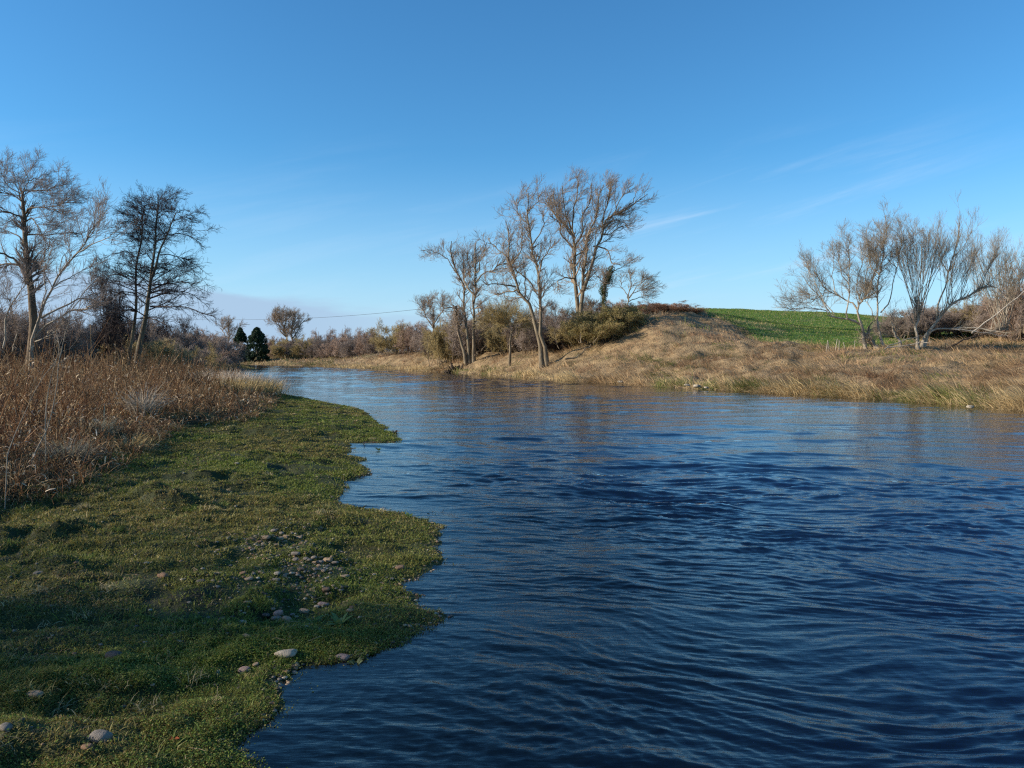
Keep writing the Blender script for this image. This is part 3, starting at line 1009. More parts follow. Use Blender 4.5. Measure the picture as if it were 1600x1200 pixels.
for i in range(22):
    q = rr_.uniform(0.25, 1)
    u0, v0 = np.interp(q, [0, .3, .5, .75, 1], [1450, 1475, 1490, 1512, 1548]), np.interp(q, [0, .3, .5, .75, 1], [515, 485, 470, 460, 442])
    ut = u0 + rr_.uniform(-12, 34)
    vt = 392 + max(0, ut - 1500) * 0.05 + rr_.uniform(-25, 30)
    shoots.append(([(u0, v0), (u0 + (ut - u0) * .3, v0 - (v0 - vt) * .35), (u0 + (ut - u0) * .7, v0 - (v0 - vt) * .7), (ut, vt)], rr_.uniform(.6, 1.1), .35, (0, rr_.uniform(-3, 3))))
w3 = ash_tree('leaning willow whose dark limb sweeps low towards the brown hedge', 'tree', W_D + 1, (1440, 540), shoots, mt=M_will, mc=M_will_tw,
              s1=(1.2, 2.8), s2=(0.7, 1.6), s3=(0.4, 0.9), ang=(24, 26, 28), rmin=0.0055, dens=.85, wk=.3, drift=(0, 0, 0), up=0.5, wig=0.07, name='willow_tree', group='willows on the far bank', t0=0.3)
shoots = []
for i in range(26):
    u0, v0 = 1566 + rr_.normal(0, 8), 515
    ut = 1508 + i * 4.2 + rr_.normal(0, 5)
    vt = 378 + rr_.uniform(-6, 34)
    shoots.append(([(u0, v0), (u0 + (ut - u0) * .35, v0 - (v0 - vt) * .36), (u0 + (ut - u0) * .75, v0 - (v0 - vt) * .7), (ut, vt)], rr_.uniform(.7, 1.2), .35, (0, rr_.uniform(-3, 3))))
ash_tree('hazy fan of thin shoots behind the slanting dead branch', 'tree', W_D + 6, (1566, 518), shoots, mt=M_will, mc=M_will_tw,
         s1=(1.2, 2.8), s2=(0.7, 1.6), s3=(0.4, 0.9), ang=(22, 24, 26), rmin=0.0055, dens=.7, wk=.3, drift=(0, 0, 0), up=0.5, wig=0.07, name='willow_tree', group='willows on the far bank', t0=0.25)
ash_tree('brown bare tree at the right hand edge behind the brown hedge', 'tree', 66, (1600, 500), [
    ([(1600, 520), (1598, 480), (1592, 440), (1590, 405)], 2.4, .6),
    ([(1600, 500), (1612, 460), (1618, 420), (1616, 392)], 2.4, .6, (0, 2)),
    ([(1598, 480), (1584, 455), (1576, 430), (1572, 410)], 1.8, .5, (0, -1)),
    ([(1602, 490), (1630, 450), (1645, 410)], 1.8, .5, (0, 1)),
], mc=M_purp_tw, s1=(1.3, 2.4), s2=(.7, 1.3), s3=(.3, .7), rmin=.011, dens=1.3, name='thorn_tree')


def pole(name, label, cat, pts, r0, r1, d, dd, mat, group=None, side_twigs=0):
    b_ = pix(*pts[0], d + dd[0])
    pl = Plant(name, label, cat, b_, group)
    pl.limb(pts, r0, r1, d, dd)
    P0, R0 = pl.arrays()
    bt = Batch()
    bt.tubes(P0, R0, 7)
    if side_twigs:
        P1, R1 = grow(P0, R0, side_twigs, 0.3, 1.0, (0.4, 1.0), 35, 0.0, 0.12, 5, 0.010, 0.6, pl.rng)
        P2, R2 = grow(P1, R1, 3, 0.3, 1.0, (0.2, 0.5), 35, 0.0, 0.12, 4, 0.008, 0.6, pl.rng)
        bt.tubes(P1, R1, 4)
        bt.tubes(P2, R2, 3)
    me = bt.build(name, True, b_)
    pl.root.name = 'discard'
    o = obj(name, me, mat, loc=b_)
    tag(o, label, cat, group)
    bpy.data.objects.remove(pl.root)
    return o


pole('fallen_branch', 'long pale dead branch slanting up to the right edge over the bank', 'branch', [(1518, 520), (1560, 490), (1580, 472), (1606, 448)], 2.2, 1.0, 54, (0, 0), M_pale, 'dead branches under the willows', 5)
pole('fallen_branch', 'pale dead branch lying level across the foot of the pollard willow', 'branch', [(1386, 543), (1410, 540), (1432, 537), (1444, 533)], 1.8, .9, 53, (0, 0), M_pale, 'dead branches under the willows', 3)
pole('fallen_branch', 'thin bleached branch propped against the willow stump', 'branch', [(1382, 546), (1400, 537), (1420, 529), (1440, 524)], 1.5, .7, 53, (-1, 1), M_pale, 'dead branches under the willows', 3)
pole('fallen_branch', 'dark rotten branch lying in the grass right of the willows', 'branch', [(1478, 545), (1500, 533), (1525, 525), (1556, 519)], 3, 1.4, 54, (0, 0), M_rot, 'dead branches under the willows', 4)
pole('fallen_branch', 'bleached twiggy branch resting across the rotten one', 'branch', [(1488, 514), (1520, 518), (1545, 522), (1575, 524)], 1.5, .7, 53.6, (0, 0), M_pale, 'dead branches under the willows', 5)
pole('fallen_log', 'grey log leaning on the bank below the olive shrub', 'log', [(884, 561), (900, 556), (912, 548), (924, 538)], 2.4, 1.4, 69, (0, 1), M_ash, 'logs below the ash trees')
pole('fallen_log', 'thin dark pole leaning away from the foot of the tree trio', 'log', [(742, 557), (748, 551), (758, 541)], 2.0, 1.2, 88, (0, 1), M_dark, 'logs below the ash trees')
# root plate / stump at the waterline
for (u, v, w_, h_, lab) in ((714, 576, 16, 20, 'dark upturned root stump at the waterline below the tree trio'), (700, 579, 9, 9, 'small dark root clump beside the upturned stump')):
    b_ = pix(u, v, 88)
    b_[2] = max(ground_z(b_[0], b_[1]), 0) - 0.05
    pl = Plant('root_stump', lab, 'stump', b_, 'root stumps at the far waterline')
    g = pl.rng
    P = np.empty((26, 6, 3))
    d_ = unit(g.normal(size=(26, 3)) + np.array([0, 0, 0.9]))
    P[:, 0] = b_ + g.normal(size=(26, 3)) * np.array([w_ * .02, .2, .05])
    for s in range(1, 6):
        d_ = unit(d_ + g.normal(size=(26, 3)) * .35)
        P[:, s] = P[:, s - 1] + d_ * px_of(88) * h_ / 6 * g.uniform(.6, 1.2, (26, 1))
    bt = Batch()
    bt.tubes(P, np.linspace(.17, .05, 6)[None] * g.uniform(.6, 1.3, (26, 1)), 5)
    me = bt.build('root_stump', True, b_)
    o = obj('root_stump', me, M_rot, loc=b_)
    tag(o, lab, 'stump', 'root stumps at the far waterline')
    bpy.data.objects.remove(pl.root)

# ------------------------------------------------------------------ left bank trees
D1 = 40
ash_tree('big old bare tree with a thick ivy brown trunk at the left edge', 'tree', D1, (48, 545), [
    ([(48, 552), (51, 515), (49, 470), (46, 430), (42, 412), (40, 378), (37, 345), (37.5, 320), (36, 295), (36, 280)], 13, 2.0, (0, 0)),
    ([(36, 284), (22, 277), (10, 267), (2, 255), (2, 242)], 1.8, .6, (0, 1)),
    ([(36, 282), (38, 270), (44, 263), (35, 242)], 1.6, .5, (0, -1)),
    ([(37, 280), (50, 277), (73, 277), (92, 270)], 1.6, .5, (0, -1)),
    ([(40, 317), (50, 308), (67, 305), (88, 305), (115, 283)], 2.8, .6, (0, -1)),
    ([(62, 307), (80, 312), (93, 317), (117, 327)], 1.6, .5, (0, -2)),
    ([(40, 352), (67, 352), (108, 348), (127, 349)], 2.4, .6, (0, 1)),
    ([(38, 412), (17, 390), (0, 383), (-25, 378)], 4, 1.2, (0, -1)),
    ([(34, 404), (18, 400), (0, 405), (-30, 411)], 3.5, 1.2, (0, 1)),
    ([(36, 296), (28, 287), (0, 283), (-25, 282)], 2, .7, (0, 1)),
    ([(38, 325), (15, 316), (-15, 318)], 3, 1.2, (0, -1)),
    ([(40, 370), (25, 352), (5, 345), (-20, 335)], 2.4, .7, (0, 1)),
    ([(44, 420), (62, 400), (72, 380), (78, 365)], 2.6, .7, (0, 1)),
    ([(36, 300), (22, 262), (20, 245)], 1.6, .5, (0, 2)),
    ([(45, 262), (62, 255), (75, 250)], 1.2, .5, (0, 1)),
    ([(37, 330), (52, 325), (62, 340), (70, 362)], 2, .6, (0, -2)),
    ([(-20, 300), (-25, 280), (-30, 260)], 2, .6, (0, 0)),
    ([(88, 305), (100, 300), (128, 300)], 1.2, .5, (0, 0)),
], mt=M_dark, mc=M_dark_tw, s1=(1.0, 2.0), s2=(0.55, 1.1), s3=(0.3, 0.6), rmin=.0055, dens=1.9, vs=.94, drift=(0.1, 0, 0), up=0.3, name='oak_tree', t0=.25)
ash_tree('arching pale limbed willow leaning over the dead growth', 'tree', 36, (50, 548), [
    ([(46, 556), (50, 517), (63, 487), (70, 463), (82, 438), (93, 415), (115, 385), (133, 362), (138, 345), (150, 327), (167, 306)], 4.5, .6, (0, -1)),
    ([(115, 385), (145, 363), (167, 353), (182, 343)], 2, .5, (-1, -2)),
    ([(52, 522), (83, 495), (108, 480), (133, 477), (138, 470), (160, 474)], 3.4, .7, (0, -1)),
    ([(64, 489), (95, 472), (117, 460), (133, 457), (152, 460), (170, 470)], 3.0, .7, (0, 1)),
    ([(63, 487), (68, 450), (72, 410), (80, 372)], 2.0, .5, (0, 1)),
    ([(5, 540), (12, 490), (22, 458), (35, 440), (40, 425)], 2.8, .5, (0, -1)),
    ([(0, 545), (-8, 500), (-5, 460), (-12, 420)], 3.0, .5, (0, 1)),
    ([(93, 417), (96, 395), (108, 370), (112, 345)], 1.6, .5, (0, 1)),
    ([(82, 438), (110, 420), (135, 405), (160, 392)], 1.8, .5, (-1, 1)),
    ([(108, 480), (125, 455), (140, 430), (150, 405)], 1.6, .5, (0, 1)),
    ([(133, 362), (146, 340), (147, 318), (152, 298)], 1.3, .4, (0, 1)),
    ([(52, 530), (75, 520), (95, 505), (100, 488)], 2.0, .6, (0, -2)),
    ([(20, 545), (24, 510), (18, 480), (14, 455)], 2.2, .6, (0, -2)),
], mt=M_will, mc=M_dark_tw, s1=(1.0, 2.2), s2=(0.6, 1.2), s3=(0.3, 0.6), rmin=.0055, dens=1.5, vs=.93, drift=(0.15, 0, 0), up=0.35, ang=(30, 32, 34), wig=.12, name='willow_tree', t0=.2)

# alder with tiers of drooping, cone laden branches
b_ = pix(208, 560, D1)
b_[2] = ground_z(b_[0], b_[1]) - .1
al = Plant('alder_tree', 'dark two stemmed alder with tiered twiggy branches at the reed bed', 'tree', b_)
st = [([(209, 568), (225, 505), (232, 455), (236, 425), (241, 380), (244, 330), (246, 294)], 7.5, .8, (0, 0)),
      ([(236, 430), (250, 387), (262, 355), (270, 335), (278, 316)], 3.4, .7, (0, -1)),
      ([(198, 562), (210, 512), (214, 455), (215, 392), (221, 350), (225, 308)], 5.5, .8, (1.5, 1))]
for p_, a_, c_, dd_ in st:
    al.limb(p_, a_, c_, D1, dd_)
P0, R0 = al.arrays()
P0[0, 0, 2] = P0[2, 0, 2] = b_[2]
g = al.rng
lat = [([(235, 474), (275, 472), (310, 480), (337, 492)], 2.4, .5, (0, -1)), ([(236, 452), (258, 445), (290, 452), (327, 470)], 2.2, .5, (0, 1)),
       ([(238, 440), (262, 435), (292, 436), (322, 448)], 2.0, .5, (0, -1)), ([(250, 390), (275, 392), (300, 402), (316, 415)], 1.8, .5, (0, 1)),
       ([(262, 357), (285, 355), (305, 366), (322, 379)], 1.8, .5, (0, 0)), ([(270, 335), (290, 330), (302, 335), (312, 339)], 1.4, .5, (0, -1)),
       ([(277, 320), (290, 318), (302, 322)], 1.2, .4, (0, 1)), ([(246, 330), (262, 318), (275, 312)], 1.2, .4, (0, -1)),
       ([(214, 455), (195, 450), (172, 462), (158, 470)], 2.2, .5, (1, 0)), ([(214, 430), (195, 422), (170, 425), (150, 432)], 2.0, .5, (1, 2)),
       ([(215, 395), (198, 385), (178, 388), (163, 396)], 1.8, .5, (1, -1)), ([(218, 368), (203, 355), (188, 355), (176, 362)], 1.6, .5, (1, 1)),
       ([(221, 350), (208, 338), (195, 335), (182, 340)], 1.4, .5, (1, 0)), ([(224, 325), (212, 315), (202, 312)], 1.2, .4, (1, 1)),
       ([(213, 480), (190, 480), (168, 495), (150, 505)], 2.0, .5, (1, -1)), ([(228, 490), (255, 500), (270, 515), (280, 530)], 1.8, .5, (0, -2)),
       ([(246, 310), (240, 300), (234, 298)], 1., .4, (0, 1)), ([(246, 305), (254, 299), (260, 300)], 1., .4, (0, -1)),
       ([(214, 440), (228, 425), (236, 410)], 1.5, .5, (1, 3)), ([(240, 400), (225, 388), (205, 385)], 1.6, .5, (0, -3)), ([(242, 370), (256, 362), (270, 368)], 1.5, .5, (0, 3)),
       ([(212, 500), (185, 505), (165, 520)], 1.6, .5, (1, 2))]
P1 = []
R1 = []
for p_, a_, c_, dd_ in lat:
    al.limb(p_, a_, c_, D1, dd_)
P1 = np.stack([l[0] for l in al.limbs[3:]])
R1 = np.stack([l[1] for l in al.limbs[3:]])
Pe, Re = grow(P0, R0, 3.8, 0.2, 1.0, (2.2, 4.6), 66, -0.05, .06, 14, .010, .35, g, flat=.5, tl=.78)
P1, R1 = np.concatenate([P1, Pe]), np.concatenate([R1, Re])
P0[..., 2] = b_[2] + (P0[..., 2] - b_[2]) * .96
P1[..., 2] = b_[2] + (P1[..., 2] - b_[2]) * .96
P2, R2 = grow(P1, R1, 7.0, .15, 1.0, (.5, 1.3), 42, 0.05, .07, 6, .006, .5, g, flat=.5)
P3, R3 = grow(P2, R2, 9.0, .1, 1.0, (.2, .55), 38, 0.1, .08, 4, .005, .7, g, flat=.3)
P4, R4 = grow(P3, R3, 4.5, .2, 1.0, (.10, .26), 38, 0.1, .08, 3, .0045, .9, g)
finish(al, P0, R0, [(P1, R1), (P2, R2), (P3, R3), (P4, R4)], M_alder, M_alder_tw)
ends = P4[:, -1]
ends = ends[g.random(len(ends)) < .22]
V, Q, C = leaf_cloud(ends, 0.03, len(ends), 0.018, (0.03, 0.02, 0.018), (0.06, 0.04, 0.035), g)
bt = Batch()
bt.add(V - al.base, Q, C)
obj('cones', bt.build('cones'), M_dry, al.root)


# ------------------------------------------------------------------ shrub prototypes and copies
def shrub_mesh(seed, kind):
    """unit-height shrub (about 1 x 1 x 1 m). kind: 'bush' domed, 'tree' with a clear stem."""
    g = np.random.default_rng(seed)
    n = 26 if kind == 'bush' else 5
    P = np.empty((n, 7, 3))
    sp = .22 if kind == 'bush' else .05
    P[:, 0] = np.stack([g.normal(0, sp, n), g.normal(0, sp, n), np.full(n, -.03)], 1)
    d = unit(np.stack([g.normal(0, .5 if kind == 'bush' else .34, n), g.normal(0, .5 if kind == 'bush' else .34, n), np.full(n, 1.)], 1))
    ln = g.uniform(.5, .95, (n, 1))
    for s in range(1, 7):
        d = unit(d + g.normal(size=(n, 3)) * .1 + np.array([0, 0, .05]))
        P[:, s] = P[:, s - 1] + d * ln / 6
    Rr = np.linspace(.012 if kind == 'bush' else .022, .004, 7)[None].repeat(n, 0)
    a, ar = grow(P, Rr, 14 if kind == 'bush' else 22, .15 if kind == 'bush' else .3, 1, (.16, .42) if kind == 'bush' else (.2, .6), 42 if kind == 'bush' else 50, .2, .14, 6, .0028, .5, g)
    b2_, br = grow(a, ar, 9, .1, 1, (.08, .22), 40, .2, .16, 5, .0022, .6, g)
    c_, cr = grow(b2_, br, 5, .15, 1, (.04, .12), 40, .2, .16, 3, .0020, .8, g)
    b0 = Batch()
    b0.tubes(P, Rr, 5)
    b1_ = Batch()
    b1_.tubes(a, ar, 4)
    b1_.tubes(b2_, br, 3)
    b1_.tubes(c_, cr, 3)
    return b0.build('stems', True), b1_.build('twigs', True), (P, c_)


protos = {}
for key, seed, kind, m0, m1 in (('brown', 1, 'bush', M_dark, M_dark_tw), ('purple', 2, 'bush', M_dark, M_purp_tw), ('olive', 3, 'bush', M_ash, M_olive_tw),
                                ('bramble', 4, 'bush', M_bram_tw, M_bram_tw), ('purpletree', 5, 'tree', M_ash, M_purp_tw), ('brown2', 6, 'bush', M_dark, M_dark_tw),
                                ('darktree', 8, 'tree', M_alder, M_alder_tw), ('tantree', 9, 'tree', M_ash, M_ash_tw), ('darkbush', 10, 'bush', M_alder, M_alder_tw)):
    s0, s1_, tips = shrub_mesh(seed, kind)
    s0.materials.append(m0)
    s1_.materials.append(m1)
    protos[key] = (s0, s1_, tips)


def shrub(key, u, d, vtop, wpx, label, cat='shrub', name='shrub', group=None, vbase=None, leaves=None, rot=None):
    s0, s1_, tips = protos[key]
    p = pix(u, vbase or 550, d)
    p[2] = ground_z(p[0], p[1]) - .05
    h = pix(u, vtop, d)[2] - p[2]
    w = wpx * px_of(d)
    r = root(name, p, label, cat, group)
    r.scale = (w / 1.15, w / 1.15, h / 1.02)
    r.rotation_euler = (0, 0, rot if rot is not None else random.uniform(0, 6.28))
    for me, nm in ((s0, 'stems'), (s1_, 'twigs')):
        o = bpy.data.objects.new(nm, me)
        COL.objects.link(o)
        o.parent = r
    if leaves:
        n, size, c1, c2 = leaves
        P_, c_ = tips
        pts = c_[:, -1]
        g = np.random.default_rng(int(u) + 5)
        V, Q, C = leaf_cloud(pts, .05, n, size / max(h, .1), c1, c2, g)
        o = obj('leaves', mesh_np('leaves', V, Q, col=C), M_leaf, r)
    return r


# distant hedge running along the far bank, left to right
hg = 'shrubs and small trees of the distant hedge'
words = ['low', 'round', 'ragged', 'dense', 'thin', 'bushy', 'open', 'squat', 'tall']
hedge = [  # u, d, vtop, w, key, label
    (428, 185, 524, 30, 'purple', 'dense mauve bush right beside the evergreens', 'bush'),
    (445, 178, 527, 34, 'olive', 'olive bush under the lone round topped tree', 'bush'),
    (462, 176, 525, 34, 'brown', 'brown bush below the right limbs of the lone tree', 'bush'),
    (480, 170, 523, 36, 'olive', 'yellow brown bush just right of the lone round topped tree', 'bush'),
    (492, 178, 510, 20, 'purpletree', 'first slim mauve tree right of the lone round topped tree', 'tree'),
    (504, 165, 524, 34, 'brown2', 'dark brown bush between the first two slim mauve trees', 'bush'),
    (518, 172, 508, 24, 'purpletree', 'mauve birch with a bushy top over the middle of the hedge', 'tree'),
    (530, 160, 523, 36, 'purple', 'mauve bush beneath the birch in the middle of the hedge', 'bush'),
    (542, 165, 506, 24, 'purpletree', 'tallest slim birch of the distant hedge', 'tree'),
    (552, 155, 522, 34, 'brown', 'brown bush at the foot of the tallest slim birch', 'bush'),
    (560, 162, 510, 22, 'purpletree', 'pale stemmed birch just right of the tallest slim one', 'tree'),
    (576, 148, 512, 32, 'purple', 'wide mauve bush near the rounded yellow tree', 'bush'),
    (592, 145, 518, 28, 'brown2', 'brown bush touching the rounded yellow tree', 'bush'),
    (618, 122, 498, 46, 'olive', 'rounded yellow brown tree on the bank short of the tree trio', 'tree'),
    (648, 118, 500, 42, 'purple', 'mauve brown bush between the rounded yellow tree and the tree trio', 'bush'),
    (668, 112, 508, 40, 'brown', 'brown bush under the rounded bare tree', 'bush'),
]
for u, d, vt, w, key, lab, cat in hedge:
    shrub(key, u, d, vt, w * 1.25, lab, cat, 'hedge_bush' if cat == 'bush' else 'hedge_tree', hg)
thick = [
    (694, 98, 497, 46, 'olive', 'tan shrub at the left foot of the tree trio'),
    (716, 102, 500, 44, 'brown', 'brown shrub behind the tree trio stems'),
    (752, 98, 488, 56, 'olive', 'olive shrub just right of the tree trio'),
    (778, 94, 482, 50, 'brown2', 'tall brown shrub behind the small pale trunked tree'),
    (800, 92, 485, 54, 'olive', 'yellow green shrub behind the pale trunk'),
    (822, 90, 490, 44, 'brown', 'shaded shrub left of the forked tree'),
    (704, 104, 478, 50, 'tantree', 'pale twiggy thorn bush behind the broken left stem'),
    (768, 96, 470, 60, 'tantree', 'pale twiggy thorn bush between the tree trio and the small trunk'),
    (820, 95, 474, 56, 'tantree', 'pale twiggy thorn bush behind the forked tree'),
    (884, 90, 468, 60, 'tantree', 'pale twiggy thorn bush left of the tallest trunk'),
    (930, 88, 462, 56, 'tantree', 'pale twiggy thorn bush between the tallest trunk and the ivy'),
    (966, 88, 468, 50, 'purple', 'mauve twiggy bush behind the ivy clad tree'),
    (730, 96, 492, 60, 'brown', 'brown brush filling the gap behind the tree trio stems'),
    (836, 84, 500, 46, 'brown2', 'brown brush between the forked trunks and the pale trunk'),
    (892, 78, 500, 56, 'olive', 'tan olive brush at the foot of the tallest trunk'),
    (862, 88, 480, 56, 'brown2', 'dark thicket shrub just right of the forked tree'),
    (880, 80, 492, 60, 'brown', 'brown thicket shrub under the tallest tree'),
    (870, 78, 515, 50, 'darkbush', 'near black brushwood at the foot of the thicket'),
    (915, 86, 478, 60, 'brown', 'brown shrub hugging the trunk of the tallest tree'),
]
for u, d, vt, w, key, lab in thick:
    shrub(key, u, d, vt, w * 1.2, lab, 'shrub', 'thicket_shrub', 'thicket shrubs between the ash trees')
ol = (9000, .055, (0.12, 0.115, 0.03), (0.26, 0.22, 0.08))
shrub('olive', 930, 74, 480, 92, 'big olive leaved shrub left of centre of the grassy mound', 'shrub', 'evergreen_shrub', 'olive leaved shrubs against the mound', leaves=ol)
shrub('olive', 968, 75, 474, 76, 'olive leaved shrub spilling down the left shoulder of the mound', 'shrub', 'evergreen_shrub', 'olive leaved shrubs against the mound', leaves=ol)
shrub('brown2', 1004, 81, 472, 56, 'dark brown shrub topping the left shoulder of the mound', 'shrub', 'thicket_shrub')
for u, d, vt, w, lab in ((1022, 80, 471, 44, 'red brown bramble on the left of the mound top'), (1046, 79, 471, 50, 'tallest red brown bramble crowning the mound'), (1072, 81, 479, 40, 'low red brown bramble at the edge of the green field')):
    shrub('bramble', u, d, vt, w * 1.15, lab, 'bramble', 'bramble', 'brambles on the mound')
for i, (u, d, vt, w, key, lab) in enumerate([
        (1396, 72, 492, 44, 'brown', 'low brown hedge bush behind the split willow trunk'),
        (1424, 74, 474, 56, 'brown2', 'brown hedge bush behind the pollard willow'),
        (1458, 75, 472, 56, 'brown', 'warm brown hedge bush right of the pollard willow'),
        (1492, 76, 474, 56, 'brown', 'brown hedge bush behind the leaning willow limb'),
        (1526, 75, 466, 60, 'olive', 'tan hedge bush under the tip of the leaning limb'),
        (1560, 72, 452, 64, 'brown2', 'tall dark hedge bush behind the slanting dead branch'),
        (1596, 68, 436, 70, 'purple', 'tall mauve brown hedge bush at the edge of the picture'),
        (1640, 66, 430, 70, 'brown', 'dark hedge bush beyond the tall mauve brown one')]):
    shrub(key, u, d, vt, w * 1.3, lab, 'bush', 'hedge_bush', 'brown hedge behind the willows')

# wood and scrub behind the left bank trees
lw = 'trees and scrub behind the left bank'
for (u, d, vt, w, key, lab, cat) in [
        (-60, 60, 430, 110, 'darktree', 'dark tree at the far left beyond the big old tree', 'tree'),
        (10, 66, 470, 110, 'brown', 'brown scrub behind the big old trunk', 'bush'),
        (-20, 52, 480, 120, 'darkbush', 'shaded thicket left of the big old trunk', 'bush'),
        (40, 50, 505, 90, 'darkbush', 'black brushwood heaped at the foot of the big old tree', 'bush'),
        (100, 46, 478, 70, 'brown', 'twiggy brown shrub under the arching willow', 'bush'),
        (15, 43, 470, 80, 'brown2', 'tall twiggy shrub left of the big old trunk', 'bush'),
        (80, 75, 485, 90, 'brown2', 'brown scrub right of the big old trunk', 'bush'),
        (120, 82, 498, 80, 'brown', 'low brown scrub between willow and alder', 'bush'),
        (172, 60, 400, 62, 'darktree', 'slim dark tree filling the gap left of the alder', 'tree'),
        (150, 70, 490, 70, 'darkbush', 'dark scrub left of the alder', 'bush'),
        (190, 75, 488, 60, 'brown', 'brown scrub just behind the alder base', 'bush'),
        (236, 62, 522, 70, 'olive', 'round ochre bush right of the alder base', 'bush'),
        (225, 95, 490, 64, 'darkbush', 'dark rounded bush behind the alder stems', 'bush'),
        (262, 100, 493, 60, 'darktree', 'dark spreading tree right of the alder', 'tree'),
        (300, 105, 489, 60, 'darktree', 'dark tree with a ragged top left of the evergreens', 'tree'),
        (282, 95, 510, 60, 'brown2', 'brown scrub below the dark spreading tree', 'bush'),
        (318, 100, 515, 56, 'purple', 'mauve scrub below the ragged dark tree', 'bush'),
        (345, 120, 520, 50, 'brown', 'brown scrub left of the nearest evergreen', 'bush'),
        (262, 70, 530, 60, 'brown2', 'low brown bush beside the ochre bush', 'bush'),
        (300, 80, 535, 60, 'olive', 'low ochre scrub above the side pool', 'bush'),
        (340, 90, 542, 50, 'purple', 'low mauve scrub above the side pool', 'bush')]:
    shrub(key, u, d, vt, w * 1.3, lab, cat, 'scrub_bush' if cat == 'bush' else 'scrub_tree', lw)

# trees outside the frame on the left whose shadows reach the turf
for (x, y, h, w, key, lab) in [(-17, 3, 6.5, 5, 'darktree', 'bare tree on the left bank outside the view'), (-14, -1, 4.5, 5, 'brown2', 'tall thicket close on the left outside the view')]:
    s0, s1_, _t = protos[key]
    rt = root('thicket_tree', (x, y, ground_z(x, y) - .05), lab, 'tree', 'trees on the near bank beyond the left edge')
    rt.scale = (w, w, h)
    for me, nm in ((s0, 'stems'), (s1_, 'twigs')):
        o = bpy.data.objects.new(nm, me)
        COL.objects.link(o)
        o.parent = rt

# the two evergreens
for (u, d, vt, vb, w, lab) in ((376, 172, 514, 559, 25, 'narrower dark evergreen on the left of the pair'), (402, 168, 513, 560, 33, 'broader dark evergreen on the right of the pair')):
    p = pix(u, vb, d)
    p[2] = ground_z(p[0], p[1]) - .1
    h = pix(u, vt, d)[2] - p[2]
    pl = Plant('evergreen_tree', lab, 'tree', p, 'pair of dark evergreens at the river bend')
    g = pl.rng
    W = w * px_of(d) / 2
    bt = Batch()
    tr_ = np.array([[p + np.array([0, 0, q * h * .95]) for q in np.linspace(0, 1, 8)]])
    bt.tubes(tr_, np.linspace(.22, .04, 8)[None], 6)
    obj('trunk', bt.build('trunk', True, p), M_alder, pl.root)
    n = 300
    zq = g.uniform(.03, 1, n)
    prof = np.interp(zq, [0, .12, .35, .6, .82, 1], [.85, 1.0, 1.0, .8, .5, .06]) * (0.55 + .6 * g.random(n))
    a = g.uniform(0, 6.28, n)
    cen = p + np.stack([np.cos(a) * prof * W, np.sin(a) * prof * W, zq * h], 1)
    V, Q, C = leaf_cloud(cen, .40, 34000, .11, (0.010, 0.026, 0.012), (0.03, 0.06, 0.024), g, squash=1.0, updir=1.5)
    bt = Batch()
    bt.add(V - p, Q, C)
    obj('crown', bt.build('crown'), M_ever, pl.root)

# overhead cable
P_ = np.array([[pix(262 + (700 - 262) * q, 499 - 21 * q - 17 * q * q * 0 + 6 * math.sin(math.pi * q), 230 - 90 * q) for q in np.linspace(0, 1, 30)]])
P_[0, :, 2] -= np.sin(np.linspace(0, 1, 30) * math.pi) * 0.4
bt = Batch()
bt.tubes(P_, np.full((1, 30), .03), 5)
o0 = P_[0, 0]
tag(obj('overhead_cable', bt.build('overhead_cable', True, o0), M_cable, loc=o0), 'thin overhead cable strung across the sky above the distant hedge', 'cable')

# remains of a wire fence beside the willow
fr_root = None
p = pix(1300, 545, 57)
fr_root = root('wire_fence', (p[0], p[1], ground_z(p[0], p[1])), 'row of thin pale fence stakes with wire at the field edge', 'fence')
tops = []
for u, hgt, lean in ((1291, .9, .1), (1296, .75, -.1), (1305, .85, .15), (1311, .7, .0), (1322, .6, -.2), (1334, .8, .1)):
    q = pix(u, 545, 57)
    q[2] = ground_z(q[0], q[1]) - .1
    bt = Batch()
    L_ = np.array([[q, q + np.array([lean * .5, 0, hgt * .5]), q + np.array([lean, 0, hgt + .1])]])
    bt.tubes(L_, np.array([[.035, .03, .025]]), 6)
    tops.append(L_[0, 2] - np.array([0, 0, .15]))
    obj('stake', bt.build('stake', True, np.array(fr_root.location)), M_pale, fr_root)
bt = Batch()
T_ = catmull(tops, 24)[None]
bt.tubes(T_, np.full((1, 24), .008), 4)
obj('wire', bt.build('wire', True, np.array(fr_root.location)), M_rot, fr_root)


# ------------------------------------------------------------------ stones
def stone_mesh(seed, flat, ang=0.22):
    g = np.random.default_rng(seed)
    import bmesh
    bm = bmesh.new()
    bmesh.ops.create_icosphere(bm, subdivisions=3, radius=1)
    k = g.normal(size=(5, 3)) * 1.2
    ph = g.uniform(0, 6.28, 5)
    sx, sy = g.uniform(.85, 1.15), g.uniform(.6, .85)
    for v in bm.verts:
        c = np.array(v.co)
        r = 1 + sum(.075 * math.sin(k[i] @ c * 1.6 + ph[i]) for i in range(5))
        if ang:
            c = np.sign(c) * np.abs(c) ** (1 - ang)
        c = c * r * np.array([sx, sy, flat])
        v.co = Vector(c)
    me = bpy.data.meshes.new('pebble')
    bm.to_mesh(me)
    bm.free()
    me.polygons.foreach_set('use_smooth', np.ones(len(me.polygons), dtype=bool))
    return me


